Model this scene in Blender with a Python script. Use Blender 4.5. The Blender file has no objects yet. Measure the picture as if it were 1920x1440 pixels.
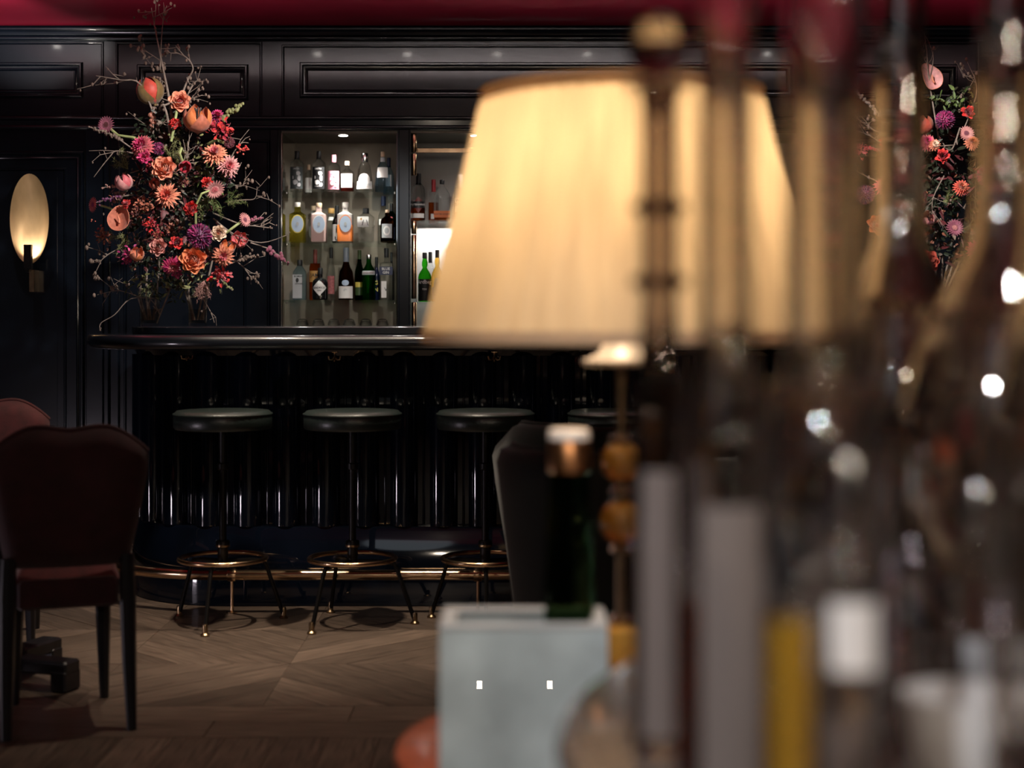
import bpy, bmesh, math, random
from math import sin, cos, pi, radians, sqrt
from mathutils import Vector, Matrix
random.seed(7)
S = bpy.context.scene
COL = S.collection
F, H, CX, HY = 2900.0, 1.2, 960.0, 600.0      # focal length in pixels, eye height, principal column, horizon row

# ------------------------------------------------------------------ camera, world, exposure
cam_d = bpy.data.cameras.new('camera'); cam = bpy.data.objects.new('camera', cam_d); COL.objects.link(cam)
cam.location = (0, 0, H); cam.rotation_euler = (pi/2, 0, 0)
cam_d.sensor_width = 36; cam_d.lens = F/1920*36; cam_d.shift_y = -120/1920
cam_d.clip_start = .05; cam_d.clip_end = 60
cam_d.dof.use_dof = True; cam_d.dof.focus_distance = 7.2; cam_d.dof.aperture_fstop = 2.0; cam_d.dof.aperture_blades = 0
S.camera = cam
W = bpy.data.worlds.new('world'); S.world = W; W.use_nodes = True
W.node_tree.nodes['Background'].inputs[0].default_value = (.5, .6, .8, 1)
W.node_tree.nodes['Background'].inputs[1].default_value = .01
S.view_settings.view_transform = 'Standard'; S.view_settings.look = 'None'
S.view_settings.exposure = 0.0; S.view_settings.gamma = 1; S.view_settings.use_curve_mapping = False
try:
    S.cycles.caustics_reflective = False; S.cycles.caustics_refractive = True
    S.cycles.sample_clamp_indirect = 6.0; S.cycles.max_bounces = 14; S.cycles.transmission_bounces = 12
    S.cycles.transparent_max_bounces = 24
except Exception: pass

def light(name, kind, loc, target, energy, color=(1, .86, .7), **k):
    d = bpy.data.lights.new(name, kind); d.energy = energy; d.color = color
    o = bpy.data.objects.new(name, d); COL.objects.link(o); o.location = loc
    if target is not None:
        o.rotation_euler = (Vector(target)-Vector(loc)).to_track_quat('-Z', 'Y').to_euler()
    for a, b in k.items(): setattr(d, a, b)
    return o
WARM, NEUT = (1, .84, .66), (1, .94, .88)
ZC = 2.78                                      # ceiling height
# downlights in the ceiling behind the bar edge (their lenses glint in the upper panels)
BAR_SPOTS = [(.18+.532*k, 7.5) for k in (-2.5, -1.5, -.5, .5, 1.5, 2.5)]+[(-2.62, 7.75)]
for i, (x, y) in enumerate(BAR_SPOTS):
    light('bar_downlight_beam', 'SPOT', (x, y, ZC-.035), (x, y-.1, 0), 22, NEUT, spot_size=radians(80), spot_blend=.7, shadow_soft_size=.025)
# downlights over the walkway in front of the stools
for x, y, e in ((-1.25, 5.75, 150), (-.45, 5.85, 150), (-.75, 4.75, 55)):
    light('walkway_downlight_beam', 'SPOT', (x, y, ZC-.035), (x, y+.25, 0), e, WARM, spot_size=radians(58), spot_blend=.9, shadow_soft_size=.03)
# accent spots aimed at the two flower arrangements
light('flower_accent_beam', 'SPOT', (-.35, 5.3, ZC-.05), (-1.47, 6.75, 1.76), 270, NEUT, spot_size=radians(41), spot_blend=.7, shadow_soft_size=.03)
light('flower_accent_beam', 'SPOT', (.95, 5.3, ZC-.05), (1.87, 6.75, 1.74), 270, NEUT, spot_size=radians(40), spot_blend=.6, shadow_soft_size=.03)
# niche downlights
NY = 8.43
for x, e in ((-.92, 84), (-.20, 7), (.58, 7), (1.31, 30)):
    light('niche_downlight_beam', 'SPOT', (x, NY, 2.203), (x, NY+.05, 0), e, NEUT, spot_size=radians(105), spot_blend=.8, shadow_soft_size=.02)
light('niche_fill_beam', 'SPOT', (-.25, 5.2, ZC-.05), (-.93, 8.5, 1.62), 190, NEUT, spot_size=radians(19), spot_blend=.8, shadow_soft_size=.03)  # added fill from in front, evens out the light on the labels
light('niche_fill_beam', 'SPOT', (-.7, 5.2, ZC-.05), (-.30, 8.5, 1.75), 70, NEUT, spot_size=radians(12), spot_blend=.8, shadow_soft_size=.03)  # added fill for the wide niche
# led strip under the upper shelf of the wide niche, washing its back
light('shelf_led_strip', 'AREA', (.19, 8.77, 1.722), (.19, 8.80, 1.2), 12, (1, .97, .93), shape='RECTANGLE', size=1.44, size_y=.02)
# added unseen lights that brighten the burgundy ceiling and its left corner
light('ceiling_fill', 'AREA', (.1, 6.0, 2.46), (.1, 8.0, 3.13), 11, (1, .90, .88), shape='RECTANGLE', size=6.0, size_y=.03, spread=radians(24))
light('ceiling_corner_fill', 'SPOT', (-2.7, 6.1, 2.46), (-2.62, 8.0, ZC+.02), 260, (1, .95, .95), spot_size=radians(24), spot_blend=1, shadow_soft_size=.03)
# added unseen low light that glints in the curved reeds of the bar
light('reed_glint_light', 'AREA', (-3.3, 4.4, .10), (-1.0, 6.4, .12), 7, (1, .86, .98), shape='RECTANGLE', size=.30, size_y=.16)
# added fill beams over the lamp table and over the round high table
light('table_fill_beam', 'SPOT', (-.05, .9, ZC-.05), (.02, 2.25, .62), 150, NEUT, spot_size=radians(26), spot_blend=.7, shadow_soft_size=.04)
light('table_fill_beam', 'SPOT', (.55, .2, ZC-.05), (.75, 1.4, .95), 60, NEUT, spot_size=radians(36), spot_blend=.6, shadow_soft_size=.04)
# added unseen lights behind the camera, for glints in the foreground glass
for x, y, z, e in ((1.6, -2.5, 2.25, 9), (.7, -2.2, 2.0, 9), (-.9, -2.6, 2.1, 7), (2.4, -1.6, 1.8, 9), (.1, -1.2, 2.35, 6)):
    light('glass_glint_light', 'AREA', (x, y, z), (.6, 1.4, 1.0), e, WARM, shape='DISK', size=.11)
for x in (-.15, .174):  # two small lounge lights mirrored in the polished front of the ice bucket
    light('lounge_candle', 'AREA', (x, -2.8, 1.16), (0, 2.3, .75), .12, WARM, shape='RECTANGLE', size=.025, size_y=.037)
light('bottle_fill_spot', 'SPOT', (-.7, -.5, 2.3), (.35, 1.3, 1.05), 125, (.95, .95, 1), spot_size=radians(30), spot_blend=.8, shadow_soft_size=.06)  # added fill on the foreground bottles and their labels
light('lounge_fill', 'AREA', (-1.2, -1.6, 2.6), (.3, 2.5, .8), 2.5, (.8, .9, 1), shape='DISK', size=1.0)  # added soft fill from behind the camera

# ------------------------------------------------------------------ materials
def mat(name, col, rough=.5, metal=0., coat=0., coat_rough=.05, noise=0., nscale=8., bump=0., bscale=60., spec=.5, trans=0., ior=1.45,
        sheen=0., emit=None, estr=0., rnd=0., stretch=None):
    m = bpy.data.materials.new(name); m.use_nodes = True
    nt = m.node_tree; b = nt.nodes['Principled BSDF']
    b.inputs['Base Color'].default_value = (*col, 1); b.inputs['Roughness'].default_value = rough
    b.inputs['Metallic'].default_value = metal; b.inputs['Coat Weight'].default_value = coat
    b.inputs['Coat Roughness'].default_value = coat_rough; b.inputs['Specular IOR Level'].default_value = spec
    b.inputs['Transmission Weight'].default_value = trans; b.inputs['IOR'].default_value = ior
    b.inputs['Sheen Weight'].default_value = sheen
    if emit: b.inputs['Emission Color'].default_value = (*emit, 1); b.inputs['Emission Strength'].default_value = estr
    if noise or bump or rnd:
        tc = nt.nodes.new('ShaderNodeTexCoord'); mp = nt.nodes.new('ShaderNodeMapping')
        nt.links.new(tc.outputs['Object'], mp.inputs[0])
        if stretch: mp.inputs['Scale'].default_value = stretch
    if noise or rnd:
        n = nt.nodes.new('ShaderNodeTexNoise'); n.inputs['Scale'].default_value = nscale; n.inputs['Detail'].default_value = 5
        nt.links.new(mp.outputs[0], n.inputs['Vector'])
        mr = nt.nodes.new('ShaderNodeMapRange'); mr.inputs[1].default_value = .3; mr.inputs[2].default_value = .7
        mr.inputs[3].default_value = 1-noise; mr.inputs[4].default_value = 1+noise
        nt.links.new(n.outputs[0], mr.inputs[0])
        fac = mr.outputs[0]
        if rnd:
            oi = nt.nodes.new('ShaderNodeObjectInfo'); m2 = nt.nodes.new('ShaderNodeMapRange')
            m2.inputs[3].default_value = 1-rnd; m2.inputs[4].default_value = 1+rnd
            nt.links.new(oi.outputs['Random'], m2.inputs[0])
            mu = nt.nodes.new('ShaderNodeMath'); mu.operation = 'MULTIPLY'
            nt.links.new(fac, mu.inputs[0]); nt.links.new(m2.outputs[0], mu.inputs[1]); fac = mu.outputs[0]
        vm = nt.nodes.new('ShaderNodeVectorMath'); vm.operation = 'SCALE'; vm.inputs[0].default_value = col
        nt.links.new(fac, vm.inputs['Scale']); nt.links.new(vm.outputs[0], b.inputs['Base Color'])
    if bump:
        n = nt.nodes.new('ShaderNodeTexNoise'); n.inputs['Scale'].default_value = bscale; n.inputs['Detail'].default_value = 3
        nt.links.new(mp.outputs[0], n.inputs['Vector'])
        bp = nt.nodes.new('ShaderNodeBump'); bp.inputs['Strength'].default_value = bump; bp.inputs['Distance'].default_value = .004
        nt.links.new(n.outputs[0], bp.inputs['Height']); nt.links.new(bp.outputs[0], b.inputs['Normal'])
    return m
def glass(name, col, rough=0., clear=.45, ior=1.3):
    """bottle glass: part refracting glass, part straight see-through (thin wall)"""
    m = bpy.data.materials.new(name); m.use_nodes = True; nt = m.node_tree; nt.nodes.clear()
    out = nt.nodes.new('ShaderNodeOutputMaterial'); g = nt.nodes.new('ShaderNodeBsdfGlass'); t = nt.nodes.new('ShaderNodeBsdfTransparent')
    mx = nt.nodes.new('ShaderNodeMixShader'); mx.inputs[0].default_value = clear
    g.inputs['Color'].default_value = (*col, 1); g.inputs['Roughness'].default_value = rough; g.inputs['IOR'].default_value = ior
    t.inputs[0].default_value = (*col, 1)
    nt.links.new(g.outputs[0], mx.inputs[1]); nt.links.new(t.outputs[0], mx.inputs[2]); nt.links.new(mx.outputs[0], out.inputs[0])
    return m
def cloth_translucent(name, col, tcol, mix=.6):
    m = bpy.data.materials.new(name); m.use_nodes = True; nt = m.node_tree; nt.nodes.clear()
    out = nt.nodes.new('ShaderNodeOutputMaterial'); d = nt.nodes.new('ShaderNodeBsdfDiffuse'); t = nt.nodes.new('ShaderNodeBsdfTranslucent')
    mx = nt.nodes.new('ShaderNodeMixShader'); mx.inputs[0].default_value = mix
    tc = nt.nodes.new('ShaderNodeTexCoord'); w = nt.nodes.new('ShaderNodeTexNoise'); w.inputs['Scale'].default_value = 19
    mp = nt.nodes.new('ShaderNodeMapping'); mp.inputs['Scale'].default_value = (1, 1, .05)
    nt.links.new(tc.outputs['Object'], mp.inputs[0]); nt.links.new(mp.outputs[0], w.inputs['Vector'])
    cr = nt.nodes.new('ShaderNodeMixRGB'); cr.inputs[1].default_value = (*[c*.45 for c in tcol], 1); cr.inputs[2].default_value = (*[min(.98, c*1.18) for c in tcol], 1)  # light and dark streaks in the colour imitate light through the pleats
    nt.links.new(w.outputs[0], cr.inputs[0]); nt.links.new(cr.outputs[0], t.inputs[0])
    d.inputs[0].default_value = (*col, 1)
    nt.links.new(d.outputs[0], mx.inputs[1]); nt.links.new(t.outputs[0], mx.inputs[2]); nt.links.new(mx.outputs[0], out.inputs[0])
    return m
M = {}
M['navy'] = mat('navy gloss paint', (.0042, .0070, .0122), .32, coat=.7, coat_rough=.10, spec=.2, noise=.25, nscale=3, bump=.05, bscale=9)
M['barpaint'] = mat('bar lacquer', (.0028, .0050, .0110), .3, coat=1, coat_rough=.05, spec=.02, noise=.25, nscale=5)
M['bartop'] = mat('bar top lacquer', (.004, .0065, .011), .38, coat=1, coat_rough=.10, noise=.25, nscale=5)
M['ceil'] = mat('burgundy lacquer ceiling', (.42, .018, .05), .5, spec=.15, coat=.1, coat_rough=.3, noise=.18, nscale=1.5, bump=.05, bscale=3)
M['brass'] = mat('brass', (.66, .45, .28), .22, 1, noise=.25, nscale=14)
M['darkbrass'] = mat('aged brass', (.34, .24, .14), .3, 1, noise=.3, nscale=20)
M['iron'] = mat('black iron', (.012, .011, .011), .38, .6, noise=.2, nscale=20)
M['leather'] = mat('dark green leather', (.016, .024, .022), .36, coat=.3, coat_rough=.25, bump=.25, bscale=120)
M['bronzeback'] = mat('bronze back panel', (.19, .16, .125), .36, .4, noise=.25, nscale=6, bump=.1, bscale=30)
M['whiteback'] = mat('pale lit back panel', (.55, .53, .50), .6, noise=.05)
M['mirror'] = mat('smoked mirror', (.42, .43, .43), .03, 1)
M['shelf'] = glass('shelf glass', (.93, .97, .95), 0, .92, 1.15)
M['silver'] = mat('silver', (.72, .71, .70), .18, 1, noise=.1, nscale=20)
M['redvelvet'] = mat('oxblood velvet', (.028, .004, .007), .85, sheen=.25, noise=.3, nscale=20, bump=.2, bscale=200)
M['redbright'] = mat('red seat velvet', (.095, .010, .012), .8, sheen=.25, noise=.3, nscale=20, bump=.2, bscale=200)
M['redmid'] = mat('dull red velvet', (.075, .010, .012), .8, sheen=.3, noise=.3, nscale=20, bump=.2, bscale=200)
M['greenvelvet'] = mat('bottle green velvet', (.0035, .0062, .0048), .85, sheen=.12, noise=.3, nscale=15, bump=.2, bscale=200)
M['darkwood'] = mat('black stained wood', (.012, .012, .016), .4, coat=.2, noise=.3, nscale=10, stretch=(4, 4, .6))
M['mahogany'] = mat('mahogany', (.36, .085, .035), .3, coat=.5, coat_rough=.1, noise=.4, nscale=10, stretch=(1, 6, 1))
M['tabletop'] = mat('grey marble top', (.16, .14, .13), .22, coat=.5, noise=.4, nscale=6)
M['leaf'] = mat('dark leaf', (.018, .026, .014), .5, noise=.5, nscale=30)
M['leaf2'] = mat('leaf green', (.08, .12, .035), .5, noise=.4, nscale=30)
M['stem'] = mat('pale green stem', (.30, .34, .14), .5, noise=.3, nscale=30)
M['twig'] = mat('dry twig', (.22, .17, .14), .7, noise=.4, nscale=40)
M['bud'] = mat('brown bud', (.16, .11, .085), .7, noise=.4, nscale=40)
M['moss'] = mat('olive fern', (.19, .19, .075), .7, noise=.4, nscale=40)
M['plume'] = mat('dusty plume', (.36, .19, .16), .8, noise=.3, nscale=40)
M['vase'] = glass('vase glass', (.93, .92, .91), 0, .82, 1.2)
def petal_mat(n, c): M[n] = mat('petal '+n, c, .55, sheen=.2, noise=.22, nscale=60); return M[n]
for n, c in dict(red=(.62, .028, .025), crimson=(.32, .012, .03), coral=(.62, .10, .065), peach=(.64, .215, .125), pink=(.58, .12, .14), palepink=(.58, .25, .24),
                 hotpink=(.62, .04, .17), magenta=(.32, .018, .12), purple=(.11, .013, .075), mauve=(.26, .07, .11), orange=(.58, .16, .05), brown=(.30, .10, .06), rosepeach=(.80, .31, .19), roseorange=(.76, .24, .10), roserose=(.66, .28, .24),
                 olive=(.26, .15, .06), rust=(.42, .12, .07), cream=(.8, .62, .48), darkred=(.10, .012, .016), budred=(.48, .055, .035), budolive=(.17, .105, .035), black=(.012, .008, .008)).items(): petal_mat(n, c)
def wood():
    m = mat('oak parquet', (.148, .107, .082), .4, coat=.15, coat_rough=.25, noise=.42, nscale=5, bump=.15, bscale=40, rnd=.28, stretch=(1.2, 14, 3))
    return m
M['oak'] = wood()

# ------------------------------------------------------------------ mesh builder
class MB:
    def __init__(s): s.v = []; s.f = []; s.mi = []; s.sm = []
    def add(s, vs, fs, mi=0, smooth=True, T=None):
        o = len(s.v)
        s.v += [tuple(T @ Vector(p)) if T else tuple(p) for p in vs]
        s.f += [tuple(i+o for i in f) for f in fs]; s.mi += [mi]*len(fs); s.sm += [smooth]*len(fs)
    def box(s, x0, x1, y0, y1, z0, z1, mi=0, T=None, bev=0):
        if bev:
            b = bev
            vs = []
            for z, i in ((z0, b), (z0+b, 0), (z1-b, 0), (z1, b)):
                vs += [(x0+i+b, y0+i, z), (x1-i-b, y0+i, z), (x1-i, y0+i+b, z), (x1-i, y1-i-b, z), (x1-i-b, y1-i, z), (x0+i+b, y1-i, z), (x0+i, y1-i-b, z), (x0+i, y0+i+b, z)]
            fs = [tuple(range(7, -1, -1)), tuple(range(24, 32))]
            for k in range(3):
                for j in range(8): fs.append((k*8+j, k*8+(j+1) % 8, k*8+8+(j+1) % 8, k*8+8+j))
            s.add(vs, fs, mi, False, T); return
        vs = [(x0, y0, z0), (x1, y0, z0), (x1, y1, z0), (x0, y1, z0), (x0, y0, z1), (x1, y0, z1), (x1, y1, z1), (x0, y1, z1)]
        s.add(vs, [(3, 2, 1, 0), (4, 5, 6, 7), (0, 1, 5, 4), (1, 2, 6, 5), (2, 3, 7, 6), (3, 0, 4, 7)], mi, False, T)
    def lathe(s, prof, n=24, mi=0, T=None, ex=2., ratio=1., cap=True, smooth=True):
        """prof: list of (r, z); ex: superellipse exponent of the section (2 = round, 8 = square)"""
        vs = []
        for r, z in prof:
            for k in range(n):
                a = 2*pi*(k+.5)/n; c, q = cos(a), sin(a)
                x = math.copysign(abs(c)**(2/ex), c); y = math.copysign(abs(q)**(2/ex), q)
                vs.append((r*x, r*y*ratio, z))
        fs = []
        for i in range(len(prof)-1):
            for k in range(n): fs.append((i*n+k, i*n+(k+1) % n, (i+1)*n+(k+1) % n, (i+1)*n+k))
        if cap:
            fs.append(tuple(range(n-1, -1, -1))); fs.append(tuple((len(prof)-1)*n+k for k in range(n)))
        s.add(vs, fs, mi, smooth, T)
    def tube(s, pts, rad, n=8, mi=0, closed=False, T=None, cap=True):
        P = [Vector(p) for p in pts]; N = len(P)
        R = rad if isinstance(rad, (list, tuple)) else [rad]*N
        vs = []; up = Vector((0, 0, 1)); prev = None
        for i in range(N):
            if closed: t = P[(i+1) % N]-P[i-1]
            else: t = P[min(i+1, N-1)]-P[max(i-1, 0)]
            t = t.normalized() if t.length > 1e-9 else Vector((0, 0, 1))
            if prev is None:
                a = up if abs(t.z) < .95 else Vector((1, 0, 0)); u = a.cross(t).normalized()
            else:
                u = prev-t*prev.dot(t); u = u.normalized() if u.length > 1e-6 else t.orthogonal().normalized()
            prev = u; w = t.cross(u)
            for k in range(n):
                an = 2*pi*k/n; vs.append(P[i]+(u*cos(an)+w*sin(an))*R[i])
        fs = []; L = N if closed else N-1
        for i in range(L):
            j = (i+1) % N
            for k in range(n): fs.append((i*n+k, i*n+(k+1) % n, j*n+(k+1) % n, j*n+k))
        if cap and not closed: fs.append(tuple(range(n-1, -1, -1))); fs.append(tuple((N-1)*n+k for k in range(n)))
        s.add(vs, fs, mi, True, T)
    def ball(s, c, r, n=8, mi=0, sz=1., T=None):
        pr = [(max(r*sin(pi*i/n), r*.02), -r*sz*cos(pi*i/n)) for i in range(n+1)]
        TT = Matrix.Translation(c); TT = T @ TT if T else TT
        s.lathe(pr, max(6, n), mi, TT)
    def grid(s, fn, nu, nv, mi=0, T=None, smooth=True):
        vs = [fn(i/nu, j/nv) for i in range(nu+1) for j in range(nv+1)]
        fs = [(i*(nv+1)+j, (i+1)*(nv+1)+j, (i+1)*(nv+1)+j+1, i*(nv+1)+j+1) for i in range(nu) for j in range(nv)]
        s.add(vs, fs, mi, smooth, T)
    def prism(s, poly, z0, z1, mi=0, T=None, smooth=False):
        n = len(poly)
        vs = [(x, y, z0) for x, y in poly]+[(x, y, z1) for x, y in poly]
        s.add(vs, [tuple(range(n-1, -1, -1)), tuple(range(n, 2*n))]+[(i, (i+1) % n, n+(i+1) % n, n+i) for i in range(n)], mi, smooth, T)
    def mesh(s, name, mats):
        me = bpy.data.meshes.new(name); me.from_pydata(s.v, [], s.f)
        for m in (mats if isinstance(mats, (list, tuple)) else [mats]): me.materials.append(m)
        me.polygons.foreach_set('material_index', s.mi); me.polygons.foreach_set('use_smooth', s.sm)
        me.update(); return me
    def build(s, name, mats, parent=None, loc=None, rotz=0, sharp=True):
        me = s.mesh(name, mats)
        if sharp and any(s.sm):
            try: me.set_sharp_from_angle(angle=radians(40))
            except Exception: pass
        return link(name, me, parent, loc, rotz)
def link(name, me, parent=None, loc=None, rotz=0):
    o = bpy.data.objects.new(name, me); COL.objects.link(o)
    if parent: o.parent = parent
    if loc: o.location = loc
    if rotz: o.rotation_euler = (0, 0, rotz)
    return o
def tag(o, label=None, cat=None, group=None, kind=None):
    if label: o['label'] = label
    if cat: o['category'] = cat
    if group: o['group'] = group
    if kind: o['kind'] = kind
    return o
def thing(name, label, cat, loc=(0, 0, 0), rotz=0, group=None):
    o = bpy.data.objects.new(name, None); o.empty_display_size = .05; COL.objects.link(o); o.location = loc; o.rotation_euler = (0, 0, rotz)
    return tag(o, label, cat, group)
def copy_tree(o, parent=None):
    c = o.copy(); COL.objects.link(c)
    if parent: c.parent = parent
    for ch in list(o.children): copy_tree(ch, c)
    return c
def P(px, py, d): return Vector(((px-CX)*d/F, d, H-(py-HY)*d/F))
def XW(px): return (px-CX)*8.33/F
def ZW(py): return H-(py-HY)*8.33/F
def text_mesh(body, size, spacing=1.0):
    c = bpy.data.curves.new('lettering', 'FONT'); c.body = body; c.size = size; c.align_x = 'CENTER'; c.align_y = 'CENTER'
    c.space_character = spacing; c.resolution_u = 2; c.offset = size*.012
    o = bpy.data.objects.new('lettering', c); COL.objects.link(o)
    dg = bpy.context.evaluated_depsgraph_get(); me = bpy.data.meshes.new_from_object(o.evaluated_get(dg))
    bpy.data.objects.remove(o); bpy.data.curves.remove(c)
    return me

# ================================================================== ROOM SHELL
YW, YN = 8.33, 8.83                         # wall face, back of niches
XC = .19                                    # axis of the bar wall
N1 = (XW(527), XW(745)); N2 = (XW(770), 2*XC-XW(770)); N3 = (2*XC-N1[1], 2*XC-N1[0])
ZN, ZB = 2.22, 1.10                         # niche top and bottom
mb = MB(); mb.box(-4.2, 4.4, -3, 9.0, -.12, -.012)
floor = mb.build('floor', M['oak']); tag(floor, kind='structure')
mb = MB(); mb.box(-4.2, 4.4, -3, 9.0, ZC, ZC+.1)
ceiling = mb.build('ceiling', M['ceil']); tag(ceiling, kind='structure')
mb = MB()
edges = [-4.2, N1[0], N1[1], N2[0], N2[1], N3[0], N3[1], 4.4]
for a, b in zip(edges[0::2], edges[1::2]): mb.box(a, b, YW, 9.0, 0, ZC)
for a, b in (N1, N2, N3):
    mb.box(a, b, YW, 9.0, ZN, ZC); mb.box(a, b, YW, 9.0, 0, ZB); mb.box(a, b, YN, 9.0, ZB, ZN)
wall = mb.build('wall_back', M['navy']); tag(wall, kind='structure')
mb = MB(); mb.box(-4.3, -4.2, -3, 9.0, 0, ZC); tag(mb.build('wall_left', M['navy']), kind='structure')
mb = MB(); mb.box(4.4, 4.5, -3, 9.0, 0, ZC); tag(mb.build('wall_right', M['navy']), kind='structure')
mb = MB(); mb.box(-4.2, 4.4, -3.1, -3, 0, ZC); tag(mb.build('wall_front', M['redvelvet']), kind='structure')

# parquet planks: square panels of diagonal boards, a border of cross boards, then long boards
def clip(poly, a, b, c):                    # keep a*x+b*y<=c
    out = []
    for i in range(len(poly)):
        p, q = poly[i], poly[(i+1) % len(poly)]
        dp, dq = a*p[0]+b*p[1]-c, a*q[0]+b*q[1]-c
        if dp <= 0: out.append(p)
        if dp*dq < 0:
            t = dp/(dp-dq); out.append((p[0]+(q[0]-p[0])*t, p[1]+(q[1]-p[1])*t))
    return out
PS = .59
def diag_planks(sgn):
    res = []; w = PS*sqrt(2)/6; s = 1/sqrt(2); h = PS/2-.0007
    for k in range(6):
        lo, hi = -PS*s+k*w+.0009, -PS*s+(k+1)*w-.0009
        p = [(-h, -h), (h, -h), (h, h), (-h, h)]
        p = clip(p, s, -sgn*s, hi); p = clip(p, -s, sgn*s, -lo)
        if len(p) < 3: continue
        cx = sum(q[0] for q in p)/len(p); cy = sum(q[1] for q in p)/len(p)
        ca, sa = cos(-sgn*pi/4), sin(-sgn*pi/4)
        q = [((x-cx)*ca-(y-cy)*sa, (x-cx)*sa+(y-cy)*ca) for x, y in p]   # long axis along local x
        m = MB(); m.prism(q, -.012, 0); res.append((m.mesh('plank', M['oak']), cx, cy, sgn*pi/4))
    return res
DP = {1: diag_planks(1), -1: diag_planks(-1)}
def put_plank(me, x, y, rz):
    o = link('plank', me, floor, (x, y, random.uniform(-.0006, .0004)), rz); return o
for i in range(-2, 5):
    for j in range(6):
        X0 = -1.365+PS*i+PS/2; Y0 = 4.81+PS*j+PS/2
        if X0 < -2.7 or Y0-PS/2 > 8.3: continue
        if abs(X0-XC) < 1.5 and Y0 > 7.0: continue
        if X0 > 1.0 and Y0 > 5.3: continue
        for me, cx, cy, rz in DP[-1 if (i+j) % 2 else 1]: put_plank(me, X0+cx, Y0+cy, rz)
m = MB(); m.box(-.5885, .5885, -.0887, .0887, -.012, 0); mcross = m.mesh('plank', M['oak'])
for j in range(2):
    for i in range(-2, 3): put_plank(mcross, -.3+1.18*i+.4*j, 4.45+.09+.18*j, 0)
m = MB(); m.box(-.75, .75, -.073, .073, -.012, 0); mlong = m.mesh('plank', M['oak'])
for i in range(-14, 10): put_plank(mlong, -.01+.148*i, 4.447-.75, pi/2)
for i in range(-10, 8):
    put_plank(mlong, .064+.148*i*1.0, 4.447-.75-1.502, pi/2)

# wall mouldings -------------------------------------------------------------
def bead(w, h, n=5): return [(w*(1-cos(pi*i/n))/2, -h*sin(pi*i/n)) for i in range(n+1)]
PROF_A = [(0, 0)]+[(x, y-.006) for x, y in bead(.022, .016)]+[(.024, -.006), (.030, -.004)]+[(.03+x, y-.004) for x, y in bead(.012, .008, 4)]+[(.046, 0)]
PROF_B = [(0, 0)]+bead(.014, .010)+[(.016, 0)]
def frame(mb, x0, x1, z0, z1, prof, y=YW):
    n = len(prof); vs = []
    for o, h in prof: vs += [(x0+o, y+h, z0+o), (x1-o, y+h, z0+o), (x1-o, y+h, z1-o), (x0+o, y+h, z1-o)]
    fs = []
    for i in range(n-1):
        for k in range(4): fs.append((i*4+k, i*4+(k+1) % 4, i*4+4+(k+1) % 4, i*4+4+k))
    mb.add(vs, fs, 0, True)
def pframe(px0, px1, py0, py1, prof=PROF_A, name='panel_moulding', mirror=True, raised=0):
    x0, x1, z0, z1 = XW(px0), XW(px1), ZW(py1), ZW(py0)
    for k in ((0, 1) if mirror else (0,)):
        a, b = (x0, x1) if not k else (2*XC-x1, 2*XC-x0)
        m = MB(); frame(m, a, b, z0, z1, prof)
        if raised: m.box(a+.05, b-.05, YW-raised, YW+.01, z0+.05, z1-.05)
        m.build(name, M['navy'], wall)
pframe(-180, 195, 78, 223, PROF_B); pframe(-150, 156, 117, 184, PROF_A, raised=.006)
pframe(217, 492, 78, 223, PROF_B); pframe(257, 466, 121, 188, PROF_A, raised=.004)
pframe(528, 960+(2*XC-XW(528))*348.1, 84, 223, PROF_B, mirror=False); pframe(562, 960+(2*XC-XW(562))*348.1, 117, 184, PROF_A, mirror=False)
pframe(-75, 159, 284, 975, PROF_A); pframe(-45, 125, 315, 945, PROF_B, raised=.003)
pframe(232, 506, 262, 972, PROF_B); pframe(262, 462, 292, 944, PROF_B)
# pilaster strips left of the bouquet
for px0, px1, dp in ((163, 195, .022), (197, 206, .03), (208, 224, .018), (507, 523, .02), (748, 768, .016)):
    for k in (0, 1):
        a, b = XW(px0), XW(px1)
        if k: a, b = 2*XC-b, 2*XC-a
        m = MB(); m.box(a, b, YW-dp, YW+.01, .10, ZW(243), bev=.004); m.build('pilaster_strip', M['navy'], wall)
def hbar(name, prof, mat_, x0=-4.2, x1=4.4, parent=None):
    m = MB(); n = len(prof)
    vs = [(x0, y, z) for y, z in prof]+[(x1, y, z) for y, z in prof]
    m.add(vs, [(i, i+1, n+i+1, n+i) for i in range(n-1)]+[tuple(range(n)), tuple(range(2*n-1, n-1, -1))], 0, True)
    return m.build(name, mat_, parent)
def hb(z, r, y=YW, n=6): return [(y-r*sin(pi*i/n), z-r*cos(pi*i/n)) for i in range(n+1)]
t1 = hbar('trim_1', [(YW, ZC-.078), (YW-.02, ZC-.078)]+[(YW-.02-.012*sin(pi*i/5), ZC-.066-.012*cos(pi*i/5)) for i in range(6)]+[(YW-.03, ZC-.05), (YW-.034, ZC-.035)]+
     [(YW-.036-.016*sin(pi*i/5), ZC-.02-.012*cos(pi*i/5)) for i in range(6)]+[(YW-.05, ZC-.004), (YW, ZC-.001)], M['navy']); tag(t1, kind='structure')
zr = ZW(242)
t2 = hbar('trim_2', [(YW, zr-.004)]+hb(zr+.008, .012, YW-.012)+[(YW-.014, zr+.045)]+hb(zr+.058, .011, YW-.008)+[(YW, zr+.07)], M['navy']); tag(t2, kind='structure')
bb = hbar('baseboard_back', [(YW, 0), (YW-.03, 0), (YW-.03, .085)]+hb(.092, .008, YW-.022)+[(YW, .102)], M['navy'], x1=-1.4); tag(bb, kind='structure')
m = MB(); m.box(-4.2, -1.4, YW-.034, YW-.029, .001, .012); m.build('brass_strip', M['brass'], bb)

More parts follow.
